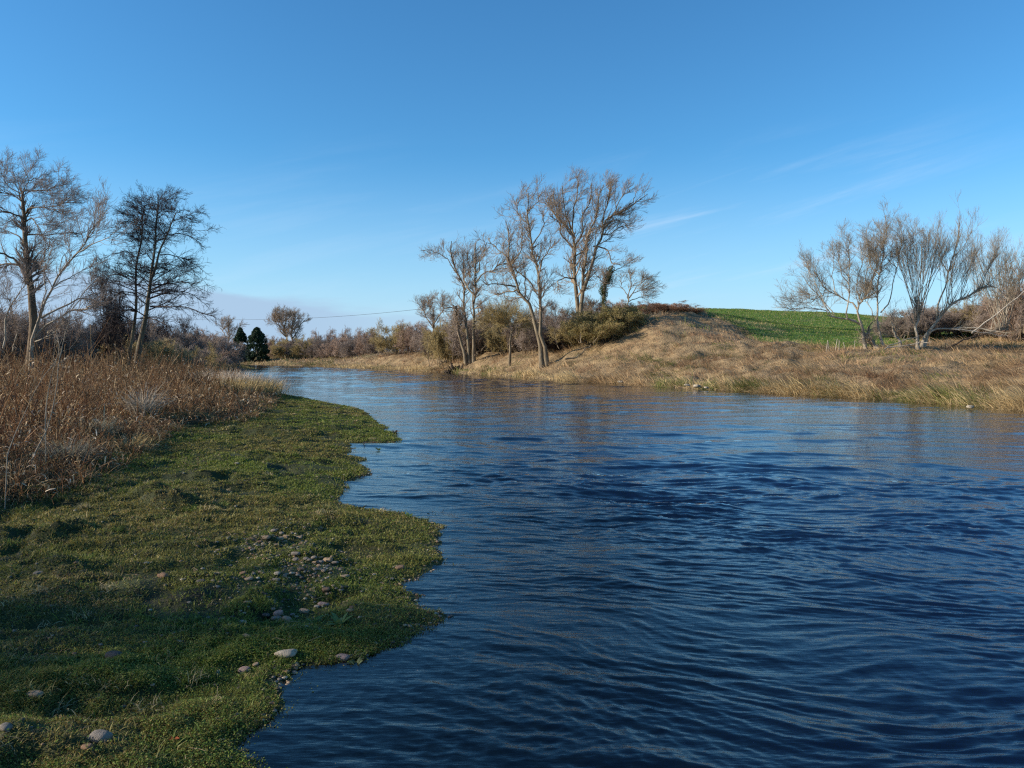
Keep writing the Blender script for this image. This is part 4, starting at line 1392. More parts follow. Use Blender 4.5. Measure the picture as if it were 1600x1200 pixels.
stone_cols = {'grey': (0.21, 0.18, 0.145), 'tan': (0.31, 0.225, 0.145), 'brown': (0.22, 0.135, 0.08), 'pale': (0.34, 0.29, 0.215), 'dark': (0.07, 0.062, 0.055), 'pinkish': (0.31, 0.21, 0.17)}
stone_me = {}
for ci, (cn, c) in enumerate(stone_cols.items()):
    cm = tuple(x * .6 for x in c)
    ch = tuple(min(x * 1.25, .6) for x in c)
    m = noise_mat('stone_' + cn, [(.3, cm), (.5, c), (.7, ch)], 3.0, detail=10, bump=.5, bump_scale=14, bdist=.03)
    for k in range(3):
        me = stone_mesh(ci * 10 + k, .34 + .06 * k)
        me.materials.append(m)
        stone_me[(cn, k)] = me
stones_xy = []


def stone(u, v, w, col, label, group=None, z=None, sink=.36, k=None, rot=None, name='pebble', cat='pebble'):
    xy = gpix(u, v + w * .12, .2 if z is None else z)
    for _ in range(3):
        zg = ground_z(xy[0], xy[1])
        xy = gpix(u, v + w * .12, zg if z is None else z)
    dist = math.hypot(*xy)
    rad = w / F * math.hypot(dist, CAM_H) / 2
    me = stone_me[(col, random.randrange(3) if k is None else k)]
    o = bpy.data.objects.new(name, me)
    COL.objects.link(o)
    rad *= .86
    s_ = rad
    o.location = (xy[0], xy[1], (zg if z is None else z) + rad * .45 * (1 - 2 * sink) + .006)
    o.scale = (s_, s_, s_)
    o.rotation_euler = (random.uniform(-.15, .15), random.uniform(-.15, .15), random.uniform(-.5, .5) if rot is None else rot)
    tag(o, label, cat, group)
    stones_xy.append((xy[0], xy[1], rad))
    return o


cl = [(428, 829, 13, 'grey'), (417, 839, 13, 'tan'), (392, 843, 14, 'brown'), (430, 836, 9, 'grey'), (437, 841, 16, 'tan'), (405, 847, 11, 'brown'), (412, 850, 10, 'grey'),
      (468, 840, 10, 'tan'), (456, 857, 10, 'grey'), (467, 859, 11, 'pale'), (463, 865, 14, 'grey'), (476, 867, 13, 'pinkish'), (478, 873, 10, 'grey'), (462, 874, 11, 'grey'),
      (484, 875, 10, 'grey'), (491, 871, 13, 'grey'), (501, 871, 10, 'tan'), (500, 878, 12, 'grey'), (524, 879, 10, 'grey'), (492, 879, 9, 'tan'),
      (500, 884, 11, 'tan'), (511, 885, 9, 'grey'), (471, 889, 13, 'brown'), (485, 893, 10, 'grey'), (440, 833, 9, 'grey'), (447, 838, 9, 'tan'), (400, 838, 9, 'grey'), (424, 846, 9, 'brown'),
      (446, 846, 9, 'grey'), (433, 851, 8, 'tan'), (397, 852, 8, 'grey'), (416, 830, 8, 'grey'), (452, 831, 7, 'tan'), (473, 880, 9, 'grey'), (449, 868, 8, 'tan'), (455, 872, 8, 'grey'), (506, 892, 8, 'tan'), (517, 873, 7, 'tan')]
ORD = ['leftmost', 'second', 'third', 'fourth', 'fifth', 'sixth', 'seventh', 'eighth', 'ninth', 'tenth', 'eleventh', 'twelfth']
lobe = lambda u, v: 'upper lobe' if v < 854 else ('middle' if u < 482 else 'lower lobe')
for i_, (u, v, w, c) in enumerate(cl):
    same = sorted(q[0] + q[1] * .01 for q in cl if q[3] == c and lobe(q[0], q[1]) == lobe(u, v))
    o_ = ORD[same.index(u + v * .01)]
    lab = f'only {c} pebble' if len(same) == 1 else (f'leftmost {c} pebble' if o_ == 'leftmost' else f'{o_} {c} pebble from the left')
    stone(u, v, w, c, f'{lab} in the {lobe(u, v)} of the dense patch', 'pebbles of the densest patch')
stone(513, 875, 16, 'tan', 'largest round tan pebble of the dense pebble patch')
big = [(539, 900, 17, 'tan', 'tan pebble lying alone to the right of the pebble patch'), (624, 887, 17, 'brown', 'brown pebble half sunk in turf near the water edge'),
       (509, 921, 15, 'brown', 'flat brown pebble below the dense pebble patch'), (387, 941, 13, 'tan', 'lone tan pebble in grass above the scattered row of stones'),
       (504, 944, 19, 'pinkish', 'pinkish stone above the broad leaved dock plant'), (495, 948, 11, 'pale', 'small pale pebble touching the pinkish stone'),
       (476, 955, 17, 'tan', 'wedge shaped tan stone left of the pinkish one'), (435, 958, 17, 'pinkish', 'round pinkish pebble resting on a grey one'),
       (432, 966, 15, 'grey', 'grey pebble beneath the round pinkish pebble'), (449, 967, 17, 'tan', 'broad tan pebble left of the dock plant'),
       (457, 961, 9, 'pinkish', 'small pinkish pebble behind the broad tan one'), (464, 964, 8, 'tan', 'tiny tan pebble nearest to the dock plant'),
       (416, 961, 14, 'dark', 'dark mossy pebble at the left end of the pebble group'), (548, 954, 12, 'tan', 'tan pebble behind the dock plant'), (550, 949, 10, 'brown', 'small brown pebble behind the dock plant'),
       (380, 972, 13, 'pale', 'pale green grey pebble standing on edge'), (371, 977, 8, 'pinkish', 'tiny pink pebble beside the pale upright one'), (359, 977, 9, 'pale', 'small pale pebble beside tiny pink one'),
       (347, 967, 12, 'brown', 'rusty brown pebble at the left of the small pale ones'), (385, 995, 14, 'tan', 'round tan disc like pebble on its own'),
       (448, 1021, 31, 'pale', 'large smooth pale oval stone near the water edge'), (457, 1005, 12, 'brown', 'angular brown stone above the large oval stone'), (417, 1007, 9, 'dark', 'small dark pebble above the large oval stone'),
       (382, 1047, 19, 'pinkish', 'half buried two tone stone left of the large oval stone'), (400, 1038, 10, 'tan', 'small tan chip beside the two tone stone'), (420, 1024, 7, 'pale', 'narrow pale chip left of the large oval stone'),
       (157, 1151, 44, 'grey', 'biggest grey stone in the foreground turf'), (136, 1168, 19, 'brown', 'small brown stone just below the biggest grey one'),
       (56, 1085, 22, 'tan', 'wedge shaped tan stone in the left foreground'), (178, 1023, 28, 'dark', 'dark wet stone sunk in shaded foreground grass'), (10, 1137, 24, 'grey', 'grey stone at the very edge of the left foreground'),
       (294, 943, 17, 'grey', 'grey green stone in the middle of the shaded turf'), (229, 880, 10, 'pale', 'small pale pebble high in the shaded turf'), (306, 892, 9, 'brown', 'small brown pebble left of the pebble patch'),
       (254, 899, 16, 'brown', 'long brown pebble lying in shaded grass'), (314, 908, 14, 'dark', 'dark flat pebble below the small brown one'), (63, 896, 16, 'grey', 'grey chip at the far left in shaded turf'),
       (370, 724, 9, 'pale', 'bright pale pebble far up the turf'), (389, 904, 15, 'tan', 'tan pebble at the left end of the sparse stone row'), (379, 896, 12, 'brown', 'brown pebble above the tan end pebble of the row'),
       (396, 897, 11, 'grey', 'grey pebble in the left part of the sparse stone row'), (432, 906, 12, 'grey', 'grey pebble in the middle of the sparse stone row'), (459, 898, 17, 'brown', 'broad brown pebble just under the dense patch'),
       (433, 896, 13, 'pale', 'pale pebble in the middle of the sparse stone row'), (445, 901, 9, 'tan', 'little tan pebble next to the broad brown one'), (408, 894, 9, 'tan', 'little tan pebble in the left part of the sparse stone row'),
       (652, 977, 11, 'pinkish', 'pinkish pebble at the waterline of the turf spit'), (280, 1003, 9, 'tan', 'tiny tan pebble alone in foreground grass'), (612, 905, 8, 'grey', 'tiny grey pebble on the turf headland'),
       (360, 884, 8, 'grey', 'tiny grey pebble left of the sparse stone row'), (340, 860, 8, 'tan', 'tiny tan pebble left of the dense patch')]
for u, v, w, c, lab in big:
    stone(u, v, w, c, lab, cat='stone' if w > 20 else 'pebble', name='stone' if w > 20 else 'pebble')
stone(537, 1029, 24, 'pinkish', 'pinkish grey rock breaking the surface in the shallows', z=-.01, sink=.1, name='stone', cat='stone')
for u, v, w, c, lab in [(432, 1182, 60, 'dark', 'large sunken stone under the shallow water in front'), (385, 1190, 34, 'grey', 'sunken grey stone by the grass in the shallows'), (430, 1088, 40, 'dark', 'flat sunken stone off the grassy lobe'),
                        (560, 1110, 40, 'dark', 'dark sunken stone among shallow ripples'), (500, 1150, 44, 'brown', 'brown sunken stone among shallow ripples'), (620, 1170, 48, 'dark', 'dark sunken stone farther out from the bank'),
                        (500, 1075, 26, 'brown', 'small brown sunken stone close to the shore')]:
    xy = gpix(u, v, -.16)
    stone(u, v, w, c, lab, z=-.05 - w / F * math.hypot(*xy, CAM_H) * .3, sink=.5, name='stone', cat='stone')

def sector(rng, n, t0, t1, r0, r1, p):
    """points in a polar sector; area density falls as r^-p."""
    q = 2 - p
    u_ = rng.random(n)
    r = (r0 ** q + u_ * (r1 ** q - r0 ** q)) ** (1 / q)
    t = rng.uniform(R(t0), R(t1), n)
    return r * np.sin(t), r * np.cos(t), r


# gravel between the pebbles, on bare patches and along the margin
g = np.random.default_rng(55)
gx, gy = [], []
for (u, v), sx_, sy_, n_ in (((425, 842), .26, .42, 330), ((490, 876), .26, .3, 280), ((440, 900), .45, .25, 150), ((440, 965), .4, .3, 90)):
    q = gpix(u, v, .18)
    gx.append(q[0] + g.normal(0, sx_, n_)); gy.append(q[1] + g.normal(0, sy_, n_))
xs, ys, _r = sector(np.random.default_rng(56), 16000, -40, 6, 1.8, 16, 1.2)
gx = np.concatenate(gx + [xs]); gy = np.concatenate(gy + [ys])
gsd_, gsi_ = shore(gx, gy)
m = (gsi_ < .6) & (gsd_ > -.9) & (reed_dist(gx, gy) < .1)
m[850:] &= (np.abs(gsd_[850:]) < .10) | (gsd_[850:] < 0) | (g.random(len(gx) - 850) < .07)
gx, gy, gsd_ = gx[m], gy[m], gsd_[m]
gz = height(gx, gy, gsd_, np.zeros(len(gx)))
oc = np.array([(1, 0, 0), (0, 1, 0), (-1, 0, 0), (0, -1, 0), (.7, .7, 0), (-.7, .7, 0), (-.7, -.7, 0), (.7, -.7, 0)], float)
ring0 = oc[[0, 4, 1, 5, 2, 6, 3, 7]]
n_ = len(gx)
rad_ = g.uniform(.007, .02, n_)
ringm = ring0[None] * (1 + g.normal(0, .13, (n_, 8, 1)))
lay = []
for zz_, k_ in ((-.3, .75), (.12, 1.0), (.42, .7), (.52, .15)):
    q = ringm * k_
    q = q * rad_[:, None, None]
    q[:, :, 2] = zz_ * rad_[:, None] * (1 + g.normal(0, .08, (n_, 8)))
    lay.append(q + np.stack([gx, gy, gz + .002], 1)[:, None, :])
GVv = np.stack(lay, axis=1)
idx_ = np.arange(n_ * 32).reshape(n_, 4, 8)
nx = np.roll(idx_, -1, axis=2)
Qg = np.stack([idx_[:, :-1], nx[:, :-1], nx[:, 1:], idx_[:, 1:]], axis=-1).reshape(-1, 4)
gc = np.array(list(stone_cols.values()))[g.choice(5, n_)] * g.uniform(.5, 1.1, (n_, 1))
gm, gnt, gb_ = new_mat('gravel_stone')
gat = gnt.nodes.new('ShaderNodeAttribute')
gat.attribute_name = 'col'
gnt.links.new(gat.outputs['Color'], gb_.inputs['Base Color'])
gb_.inputs['Roughness'].default_value = .7
tag(obj('gravel', mesh_np('gravel', GVv.reshape(-1, 3), Qg, col=np.repeat(gc, 32, axis=0), smooth_=True), gm), kind='stuff')

# ------------------------------------------------------------------ turf
def col_pick(rng, n, cols, wts):
    c = np.array(cols)[rng.choice(len(cols), n, p=np.array(wts) / sum(wts))]
    return c * rng.uniform(.72, 1.28, (n, 1))


def blades(x, y, z, length, width, lean, cols, rng, curl=1.0, dirn=None):
    n = len(x)
    a = rng.uniform(0, 6.283, n) if dirn is None else dirn
    hd = np.stack([np.cos(a), np.sin(a), np.zeros(n)], 1)
    P = np.empty((n, 4, 3))
    P[:, 0] = np.stack([x, y, z], 1)
    el = np.radians(90) - lean
    st_ = (length / 3)[:, None]
    for s in range(1, 4):
        P[:, s] = P[:, s - 1] + st_ * (hd * np.cos(el)[:, None] + np.array([0, 0, 1.]) * np.sin(el)[:, None])
        el = el - curl * rng.uniform(.1, .7, n)
    sa = rng.uniform(0, 6.283, n)
    side = np.stack([np.cos(sa), np.sin(sa), rng.normal(0, .2, n)], 1)
    W = width[:, None] * np.array([[.8, 1.0, .75, .12]])
    return P, W, side, cols


g = np.random.default_rng(101)
x1, y1, r1_ = sector(g, 620000, -46, 4, 1.6, 5.5, 0.6)
x2, y2, r2_ = sector(g, 900000, -44, 0, 5.5, 42, 1.55)
x, y, r = np.concatenate([x1, x2]), np.concatenate([y1, y2]), np.concatenate([r1_, r2_])
sd, side = shore(x, y)
m = (side < .6) & ((sd > 0.03) | ((sd > -.5) & (g.random(len(x)) < .8 * np.exp(np.minimum(sd, 0) / .16) * (.15 + .85 * smooth(fbm(x * 1.1, y * 1.1, 171, 2), -.1, .4)))))
x, y, r, sd = x[m], y[m], r[m], sd[m]
rd = reed_dist(x, y)
m = rd < .35
x, y, r, sd, rd = x[m], y[m], r[m], sd[m], rd[m]
keep = np.ones(len(x), bool)
for sx, sy, srad in stones_xy:
    keep &= ((x - sx) ** 2 + ((y - sy) * 1.15) ** 2) > (srad * .86) ** 2
# bare stony ground in the pebble patch
px_, py_ = gpix(425, 842, .2)
qx_, qy_ = gpix(490, 874, .2)
dpatch = np.minimum(((x - px_) / .32) ** 2 + ((y - py_) / .5) ** 2, ((x - qx_) / .3) ** 2 + ((y - qy_) / .35) ** 2)
keep &= (dpatch > 1) | (g.random(len(x)) < .25)
bare = fbm(x * 1.6, y * 1.6, 131, 4)
keep &= (bare > -.36) | (g.random(len(x)) < .22)
keep &= (fbm(x * 1.3 + 31, y * 1.7, 13, 3) < .34) | (g.random(len(x)) < .45)
x, y, r, sd, rd = x[keep], y[keep], r[keep], sd[keep], rd[keep]
z = np.maximum(height(x, y, sd, np.zeros(len(x))), -.03)
n = len(x)
tone = smooth(fbm(x * .55, y * .55, 141, 3), -.5, .5)
straw = smooth(fbm(x * 1.3 + 5, y * 1.3, 151, 3), .05, .7)
greens = col_pick(g, n, [(.115, .155, .024), (.155, .19, .034), (.21, .225, .05), (.075, .10, .02)], [3, 4, 3, 2])
olives = col_pick(g, n, [(.21, .185, .05), (.25, .18, .06), (.14, .135, .035)], [3, 2, 3])
dry = col_pick(g, n, [(.26, .2, .1), (.2, .13, .07), (.34, .28, .16)], [3, 2, 1])
c = (greens * tone[:, None] + olives * (1 - tone[:, None])) * 1.12
pd = .04 + .30 * straw + .25 * smooth(rd, -.8, .3) + .15 * (1 - smooth(sd, 0, .12))
isd = g.random(n) < pd
c[isd] = dry[isd]
tuft = smooth(fbm(x * 2.2, y * 2.2, 161, 3), -.1, .8)
ln = g.uniform(.014, .038, n) * (1 + .9 * tuft) * (1 + .18 * np.maximum(0, np.log(r / 5))) * (1 - .25 * (r < 4))
ln *= 1 + .8 * smooth(rd, -1.0, .2)
wd = .0020 * np.maximum(1, (r / 4.5)) ** .92 * g.uniform(.7, 1.5, n)
lean = np.radians(g.uniform(5, 75, n))
bt = Batch()
P, W, side_, cc = blades(x, y, z - .003, ln, wd, lean, c, g, 1.0)
bt.ribbons(P, W, side_, cc)
# coarser tufts
nt_ = 1500
tx, ty, tr = sector(g, nt_, -44, 2, 2.0, 34, 1.0)
tsd, tsi = shore(tx, ty)
m = (tsd > .15) & (tsi < .6) & (reed_dist(tx, ty) < .3) & (fbm(tx * .8, ty * .8, 181, 2) > -.15)
tx, ty, tr = tx[m], ty[m], tr[m]
tb = 42
X = np.repeat(tx, tb) + g.normal(0, .035, len(tx) * tb) * np.repeat(g.uniform(.6, 2, len(tx)), tb)
Y = np.repeat(ty, tb) + g.normal(0, .035, len(tx) * tb) * 1.3
Z = np.repeat(heights_at(tx, ty), tb)
tc_ = np.array([(.16, .20, .04), (.30, .26, .09), (.42, .34, .18), (.11, .15, .03)])[g.choice(4, len(tx), p=[.35, .3, .15, .2])]
tcc = np.repeat(tc_, tb, axis=0) * g.uniform(.6, 1.35, (len(X), 1))
P, W, side_, cc = blades(X, Y, Z, np.repeat(g.uniform(.04, .11, len(tx)), tb) * g.uniform(.5, 1.1, len(X)), .0019 * np.maximum(1, np.repeat(tr, tb) / 4.5) ** .9 * g.uniform(.7, 1.5, len(X)), np.radians(g.uniform(5, 80, len(X))), tcc, g, 1.2)
bt.ribbons(P, W, side_, cc)
# clover-like small leaves near the water
n2 = 90000
k_ = g.choice(len(x), n2, p=(lambda q: q / q.sum())((1.2 - smooth(sd, 0, 2.0)) / np.maximum(r, 3)))
pp = np.stack([x[k_], y[k_], z[k_] + g.uniform(.008, .03, n2)], 1)
a_ = unit(np.stack([g.normal(size=n2), g.normal(size=n2), g.normal(0, .5, n2)], 1))
b__ = unit(np.cross(a_, np.stack([g.normal(0, .4, n2), g.normal(0, .4, n2), np.ones(n2)], 1)))
s_ = (.0042 * np.maximum(1, r[k_] / 5) ** .8 * g.uniform(.6, 1.5, n2))[:, None]
V = np.stack([pp - a_ * s_, pp + b__ * s_, pp + a_ * s_, pp - b__ * s_], 1).reshape(-1, 3)
bt.add(V, np.arange(n2 * 4).reshape(-1, 4), np.repeat(col_pick(g, n2, [(.12, .18, .026), (.18, .22, .045), (.24, .20, .06)], [3, 3, 1]), 4, axis=0))
tag(obj('grass', bt.build('grass'), M_leaf), kind='stuff')
del P, W, V

# loose straw bits
ns = 260
xs, ys, rs2 = sector(g, ns, -36, -3, 2.6, 16, 1.2)
sd_, si_ = shore(xs, ys)
m = (sd_ > .05) & (reed_dist(xs, ys) < .2)
xs, ys = xs[m], ys[m]
zs = heights_at(xs, ys) + .022
aa = g.uniform(0, 6.28, len(xs))
ll = g.uniform(.03, .13, len(xs))
P = np.stack([np.stack([xs + np.cos(aa) * ll * t, ys + np.sin(aa) * ll * t, zs + .012 * np.sin(t * 3) * g.random(len(xs))], 1) for t in (0, .33, .66, 1)], 1)
bt = Batch()
bt.tubes(P, np.full((len(xs), 4), .0016), 4, np.array([(.42, .34, .2)]) * g.uniform(.5, 1.2, (len(xs), 1)))
tag(obj('straw_litter', bt.build('straw_litter'), M_dry), kind='stuff')

# ------------------------------------------------------------------ standing dead growth on the near bank
g = np.random.default_rng(202)
xr, yr, rr = sector(g, 150000, -62, -12, 3.0, 75, 1.35)
sd, side = shore(xr, yr)
rd = reed_dist(xr, yr)
m = (sd > .25) & (side < .6) & (rd > -.1)
m &= fbm(xr * 1.1, yr * 1.1, 211, 3) + .25 * g.normal(size=len(xr)) * .5 > -.32
xr, yr, rr, sd, rd = xr[m], yr[m], rr[m], sd[m], rd[m]
zr = height(xr, yr, sd, np.zeros(len(xr)))
n = len(xr)
ht = g.uniform(.25, 1.0, n) * (.30 + .70 * smooth(rd, 0, 2.6)) * (.75 + .6 * smooth(fbm(xr * .5, yr * .5, 221, 3), -.5, .5)) * (.45 + .85 * smooth(fbm(xr * 1.6, yr * 1.6, 227, 3), -.35, .45))
ht *= 1.12 * (1 + .7 * (g.random(n) < .05))
ht *= 1 + .25 * smooth(rd, 2, 8) - .15 * smooth(rr, 22, 34)
wf = np.maximum(1, rr / 9) ** .8
zone = smooth(fbm(xr * .45 + 3, yr * .45, 231, 3), -.3, .3)
stem_c = col_pick(g, n, [(.28, .135, .06), (.36, .20, .09), (.12, .06, .035), (.46, .33, .18)], [4, 3, 5, 1])
tan_c = col_pick(g, n, [(.46, .30, .145), (.58, .42, .23), (.28, .16, .08), (.12, .07, .04)], [3, 2, 3, 3.5])
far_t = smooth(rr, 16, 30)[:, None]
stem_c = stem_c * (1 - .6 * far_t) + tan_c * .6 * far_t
bt = Batch()
is_st = g.random(n) < .34
idx = np.where(is_st)[0]
S = 5
P = np.empty((len(idx), S, 3))
P[:, 0] = np.stack([xr[idx], yr[idx], zr[idx] - .03], 1)
d_ = unit(np.stack([g.normal(.05, .36, len(idx)), g.normal(0, .36, len(idx)), np.ones(len(idx))], 1))
for s in range(1, S):
    d_ = unit(d_ + g.normal(size=(len(idx), 3)) * .1)
    P[:, s] = P[:, s - 1] + d_ * (ht[idx] / (S - 1) * 1.15)[:, None]
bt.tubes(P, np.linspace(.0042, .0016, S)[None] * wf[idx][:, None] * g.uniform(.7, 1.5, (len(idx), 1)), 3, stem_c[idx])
# side sprigs on the stems
Ps, Rs = grow(P[g.random(len(P)) < .5], np.full((int(0) + len(P), S), .003)[:1].repeat(len(P), 0)[:len(P)], 3, .35, 1.0, (.08, .26), 40, .1, .15, 4, .0016, 1, g) if False else (None, None)
sel = np.where(g.random(len(P)) < .55)[0]
Ps, Rs = grow(P[sel], np.full((len(sel), S), .0022) * wf[idx][sel][:, None], 4, .35, 1.0, (.06, .24), 42, .15, .18, 4, .0018, 1, g)
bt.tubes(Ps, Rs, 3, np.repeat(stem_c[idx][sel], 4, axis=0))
# long dead leaves
idx = np.where(~is_st)[0]
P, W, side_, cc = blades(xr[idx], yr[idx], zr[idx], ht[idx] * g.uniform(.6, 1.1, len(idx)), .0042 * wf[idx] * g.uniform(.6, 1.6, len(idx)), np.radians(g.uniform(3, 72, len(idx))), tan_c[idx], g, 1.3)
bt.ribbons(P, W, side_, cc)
# curled flags of dead leaf hanging on the stems
k_ = g.choice(len(xr), 70000)
hz = g.uniform(.15, .95, len(k_)) * ht[k_]
c_flag = col_pick(g, len(k_), [(.44, .30, .16), (.58, .44, .27), (.20, .115, .06), (.74, .60, .43)], [3, 2, 4, 1])
P, W, side_, cc = blades(xr[k_] + g.normal(0, .05, len(k_)), yr[k_] + g.normal(0, .05, len(k_)), zr[k_] + hz, g.uniform(.04, .2, len(k_)), .0048 * wf[k_] * g.uniform(.4, 1.9, len(k_)) ** 1.2, np.radians(g.uniform(20, 110, len(k_))), c_flag, g, 1.6)
bt.ribbons(P, W, side_, cc)
# lodged mat at the foot
k_ = g.choice(len(xr), 60000)
P, W, side_, cc = blades(xr[k_] + g.normal(0, .1, len(k_)), yr[k_] + g.normal(0, .1, len(k_)), zr[k_] + g.uniform(0, .12, len(k_)), g.uniform(.12, .4, len(k_)), .0038 * wf[k_] * g.uniform(.6, 1.4, len(k_)), np.radians(g.uniform(45, 88, len(k_))), col_pick(g, len(k_), [(.26, .16, .08), (.16, .095, .05), (.36, .26, .13), (.12, .12, .035)], [3, 4, 1.5, 1.5]), g, .5)
bt.ribbons(P, W, side_, cc)
tag(obj('dead_undergrowth', bt.build('dead_undergrowth'), M_dry), kind='stuff')


def tussock(u, v, d, n, length, width, cols, label, name, cat, droop=1.0, spread=.1, lean=(5, 60), group=None, zoff=0, heads=False, mat=None):
    p = pix(u, v, d)
    p[2] = max(ground_z(p[0], p[1]), 0) + zoff
    g = np.random.default_rng(int(u * 7 + v))
    x = g.normal(0, spread, n)
    y = g.normal(0, spread, n)
    bt = Batch()
    P, W, side_, cc = blades(x, y, np.zeros(n) - .02, g.uniform(length * .55, length, n), width * g.uniform(.6, 1.4, n), np.radians(g.uniform(*lean, n)), col_pick(g, n, cols, [1] * len(cols)), g, droop, dirn=np.arctan2(y, x) + g.normal(0, .5, n))
    bt.ribbons(P, W, side_, cc)
    o = obj(name, bt.build(name), mat or M_dry, loc=p)
    return tag(o, label, cat, group)


golden = [(.45, .33, .15), (.55, .42, .2), (.36, .25, .11)]
gp = gpix(196, 690, .45)
tussock(197, 672, 14.0, 900, .62, .006, golden, 'golden tussock drooping over the edge of the dead growth', 'grass_tussock', 'grass tussock', 1.2, .12, (10, 85))
tussock(150, 668, 14.5, 420, .5, .005, [(.25, .24, .17), (.3, .27, .19), (.18, .17, .11)], 'grey green tussock left of the golden drooping one', 'grass_tussock', 'grass tussock', .8, .12)
tussock(105, 700, 11.5, 420, .5, .005, [(.22, .22, .16), (.3, .26, .2), (.15, .14, .1)], 'grey tussock in the middle of the shaded bank edge', 'grass_tussock', 'grass tussock', .8, .12)
pal = [(.62, .52, .40), (.70, .60, .48), (.5, .4, .28)]
for k, (u, v, d, lab) in enumerate([(408, 610, 37, 'pale feathery reed clump at the very tip by the water'), (392, 612, 36, 'pale feathery reed clump second from the tip'), (372, 612, 35, 'pale reed clump third from the tip by the side pool'),
                                    (350, 612, 34, 'pale reed clump fourth from the tip with bent heads'), (410, 620, 34, 'low golden reed clump in front of the tip'), (385, 622, 33, 'golden reed clump below the second feathery one'),
                                    (332, 610, 34, 'tan reed clump nearest the dark withered stalk'), (360, 625, 31, 'golden reed clump in front of the bent headed one')]):
    tussock(u, v, d, 520, 1.05 if k < 4 else .8, .010, pal if k < 4 else golden, lab, 'reed_clump', 'reeds', .45, .42, (2, 28), 'reed clumps at the tip of the near bank', mat=M_dry)
tussock(309, 600, 30, 260, 1.0, .016, [(.05, .035, .025), (.09, .06, .04), (.2, .15, .1)], 'dark withered plant with drooping leaves before the side pool', 'withered_plant', 'plant', 1.5, .10, (5, 60), zoff=.25)
tussock(224, 640, 19, 160, 1.1, .010, [(.5, .42, .32), (.4, .33, .24)], 'tall pale bent reed standing above the dead growth', 'reed_clump', 'reeds', 1.2, .10, (5, 40), zoff=.1)

# thin saplings standing in the dead growth
for (pts, r0, d, lab) in (([(44, 735), (58, 700), (77, 661), (86, 610), (91, 567), (97, 535), (107, 500)], 1.9, 10.5, 'tall thin bare sapling rising from the shaded bank edge'),
                          ([(70, 665), (74, 620), (84, 580), (92, 545), (90, 515)], 1.2, 11, 'slender bare stem beside the tall thin sapling'),
                          ([(5, 725), (30, 660), (62, 600), (88, 560)], 1.3, 9, 'slanting bare stem at the left crossing the sapling')):
    b_ = pix(*pts[0], d)
    b_[2] = ground_z(b_[0], b_[1]) - .05
    pl = Plant('sapling', lab, 'sapling', b_, 'bare saplings in the dead growth')
    pl.limb(pts, r0, .5, d, (0, .3))
    P0, R0 = pl.arrays()
    P0[:, 0] = b_
    P1, R1 = grow(P0, R0, 2.8, .3, 1.0, (.3, .8), 32, .25, .08, 7, .0022, .5, pl.rng)
    P2, R2 = grow(P1, R1, 4.0, .2, 1.0, (.12, .35), 36, .2, .1, 5, .0018, .6, pl.rng)
    finish(pl, P0, R0, [(P1, R1), (P2, R2)], M_will, M_will_tw, 'stem', 'twigs')

# ------------------------------------------------------------------ rough grass of the far bank
g = np.random.default_rng(303)
n0 = 62000
xb, yb, rb = sector(g, n0 * 4, -22, 38, 27, 190, 1.6)
sd, side = shore(xb, yb)
fm = field_mask(xb, yb)
m = (sd > -.2) & (side > .6) & (fm < 1.5) & ((np.arange(len(xb)) < n0) | (sd < .9))
xb, yb, rb, sd = xb[m], yb[m], rb[m], sd[m]
zb = height(xb, yb, sd, np.ones(len(xb)))
nb = 9
X = np.repeat(xb, nb) + g.normal(0, .16, len(xb) * nb) * np.repeat(np.maximum(1, rb / 60), nb)
Y = np.repeat(yb, nb) + g.normal(0, .16, len(xb) * nb)
Z = np.repeat(zb, nb) - .04
n = len(X)
rB = np.repeat(rb, nb)
dirn = np.repeat(2.6 + 2.4 * fbm(xb * .12, yb * .12, 311, 2) + 1.2 * fbm(xb * .9, yb * .9, 313, 2), nb) + g.normal(0, .5, n)
tone = np.repeat(smooth(fbm(xb * .18, yb * .18, 321, 3), -.35, .4), nb)[:, None]
gr = np.repeat(smooth(fbm(xb * .35 + 40, yb * .35, 331, 3), .12, .45), nb)
edge_t = np.repeat(1 - smooth(sd, .6, 2.2), nb)[:, None]
c = col_pick(g, n, [(.54, .38, .20), (.45, .31, .165), (.62, .46, .26)], [3, 3, 2]) * tone + col_pick(g, n, [(.36, .23, .13), (.44, .30, .17), (.27, .17, .10)], [3, 2, 2]) * (1 - tone)
c = c * (1 - edge_t) + col_pick(g, n, [(.62, .47, .24), (.52, .38, .19)], [1, 1]) * edge_t
isg = g.random(n) < gr * .75
c[isg] = col_pick(g, int(isg.sum()), [(.12, .16, .035), (.18, .19, .05)], [1, 1])
rus = np.repeat(smooth(fbm(xb * .3 + 80, yb * .3, 337, 4), .0, .35), nb)[:, None] * .5
c = c * (1 - rus) + np.array([.27, .15, .085]) * rus
cm = np.repeat(g.uniform(.6, 1.25, (len(xb), 1)), nb, axis=0)
P, W, side_, cc = blades(X, Y, Z, g.uniform(.22, .62, n) * (1 + .3 * edge_t[:, 0]) * np.repeat(g.uniform(.45, 1.5, len(xb)) * (.35 + 1.0 * smooth(fbm(xb * .5, yb * .5, 317, 3), -.45, .3)), nb), .0085 * (rB / 40) * g.uniform(.6, 1.4, n), np.radians(g.uniform(20, 80, n)), c * cm, g, .7, dirn=dirn)
bt = Batch()
bt.ribbons(P, W, side_, cc)
tag(obj('dry_grass', bt.build('dry_grass'), M_dry), kind='stuff')
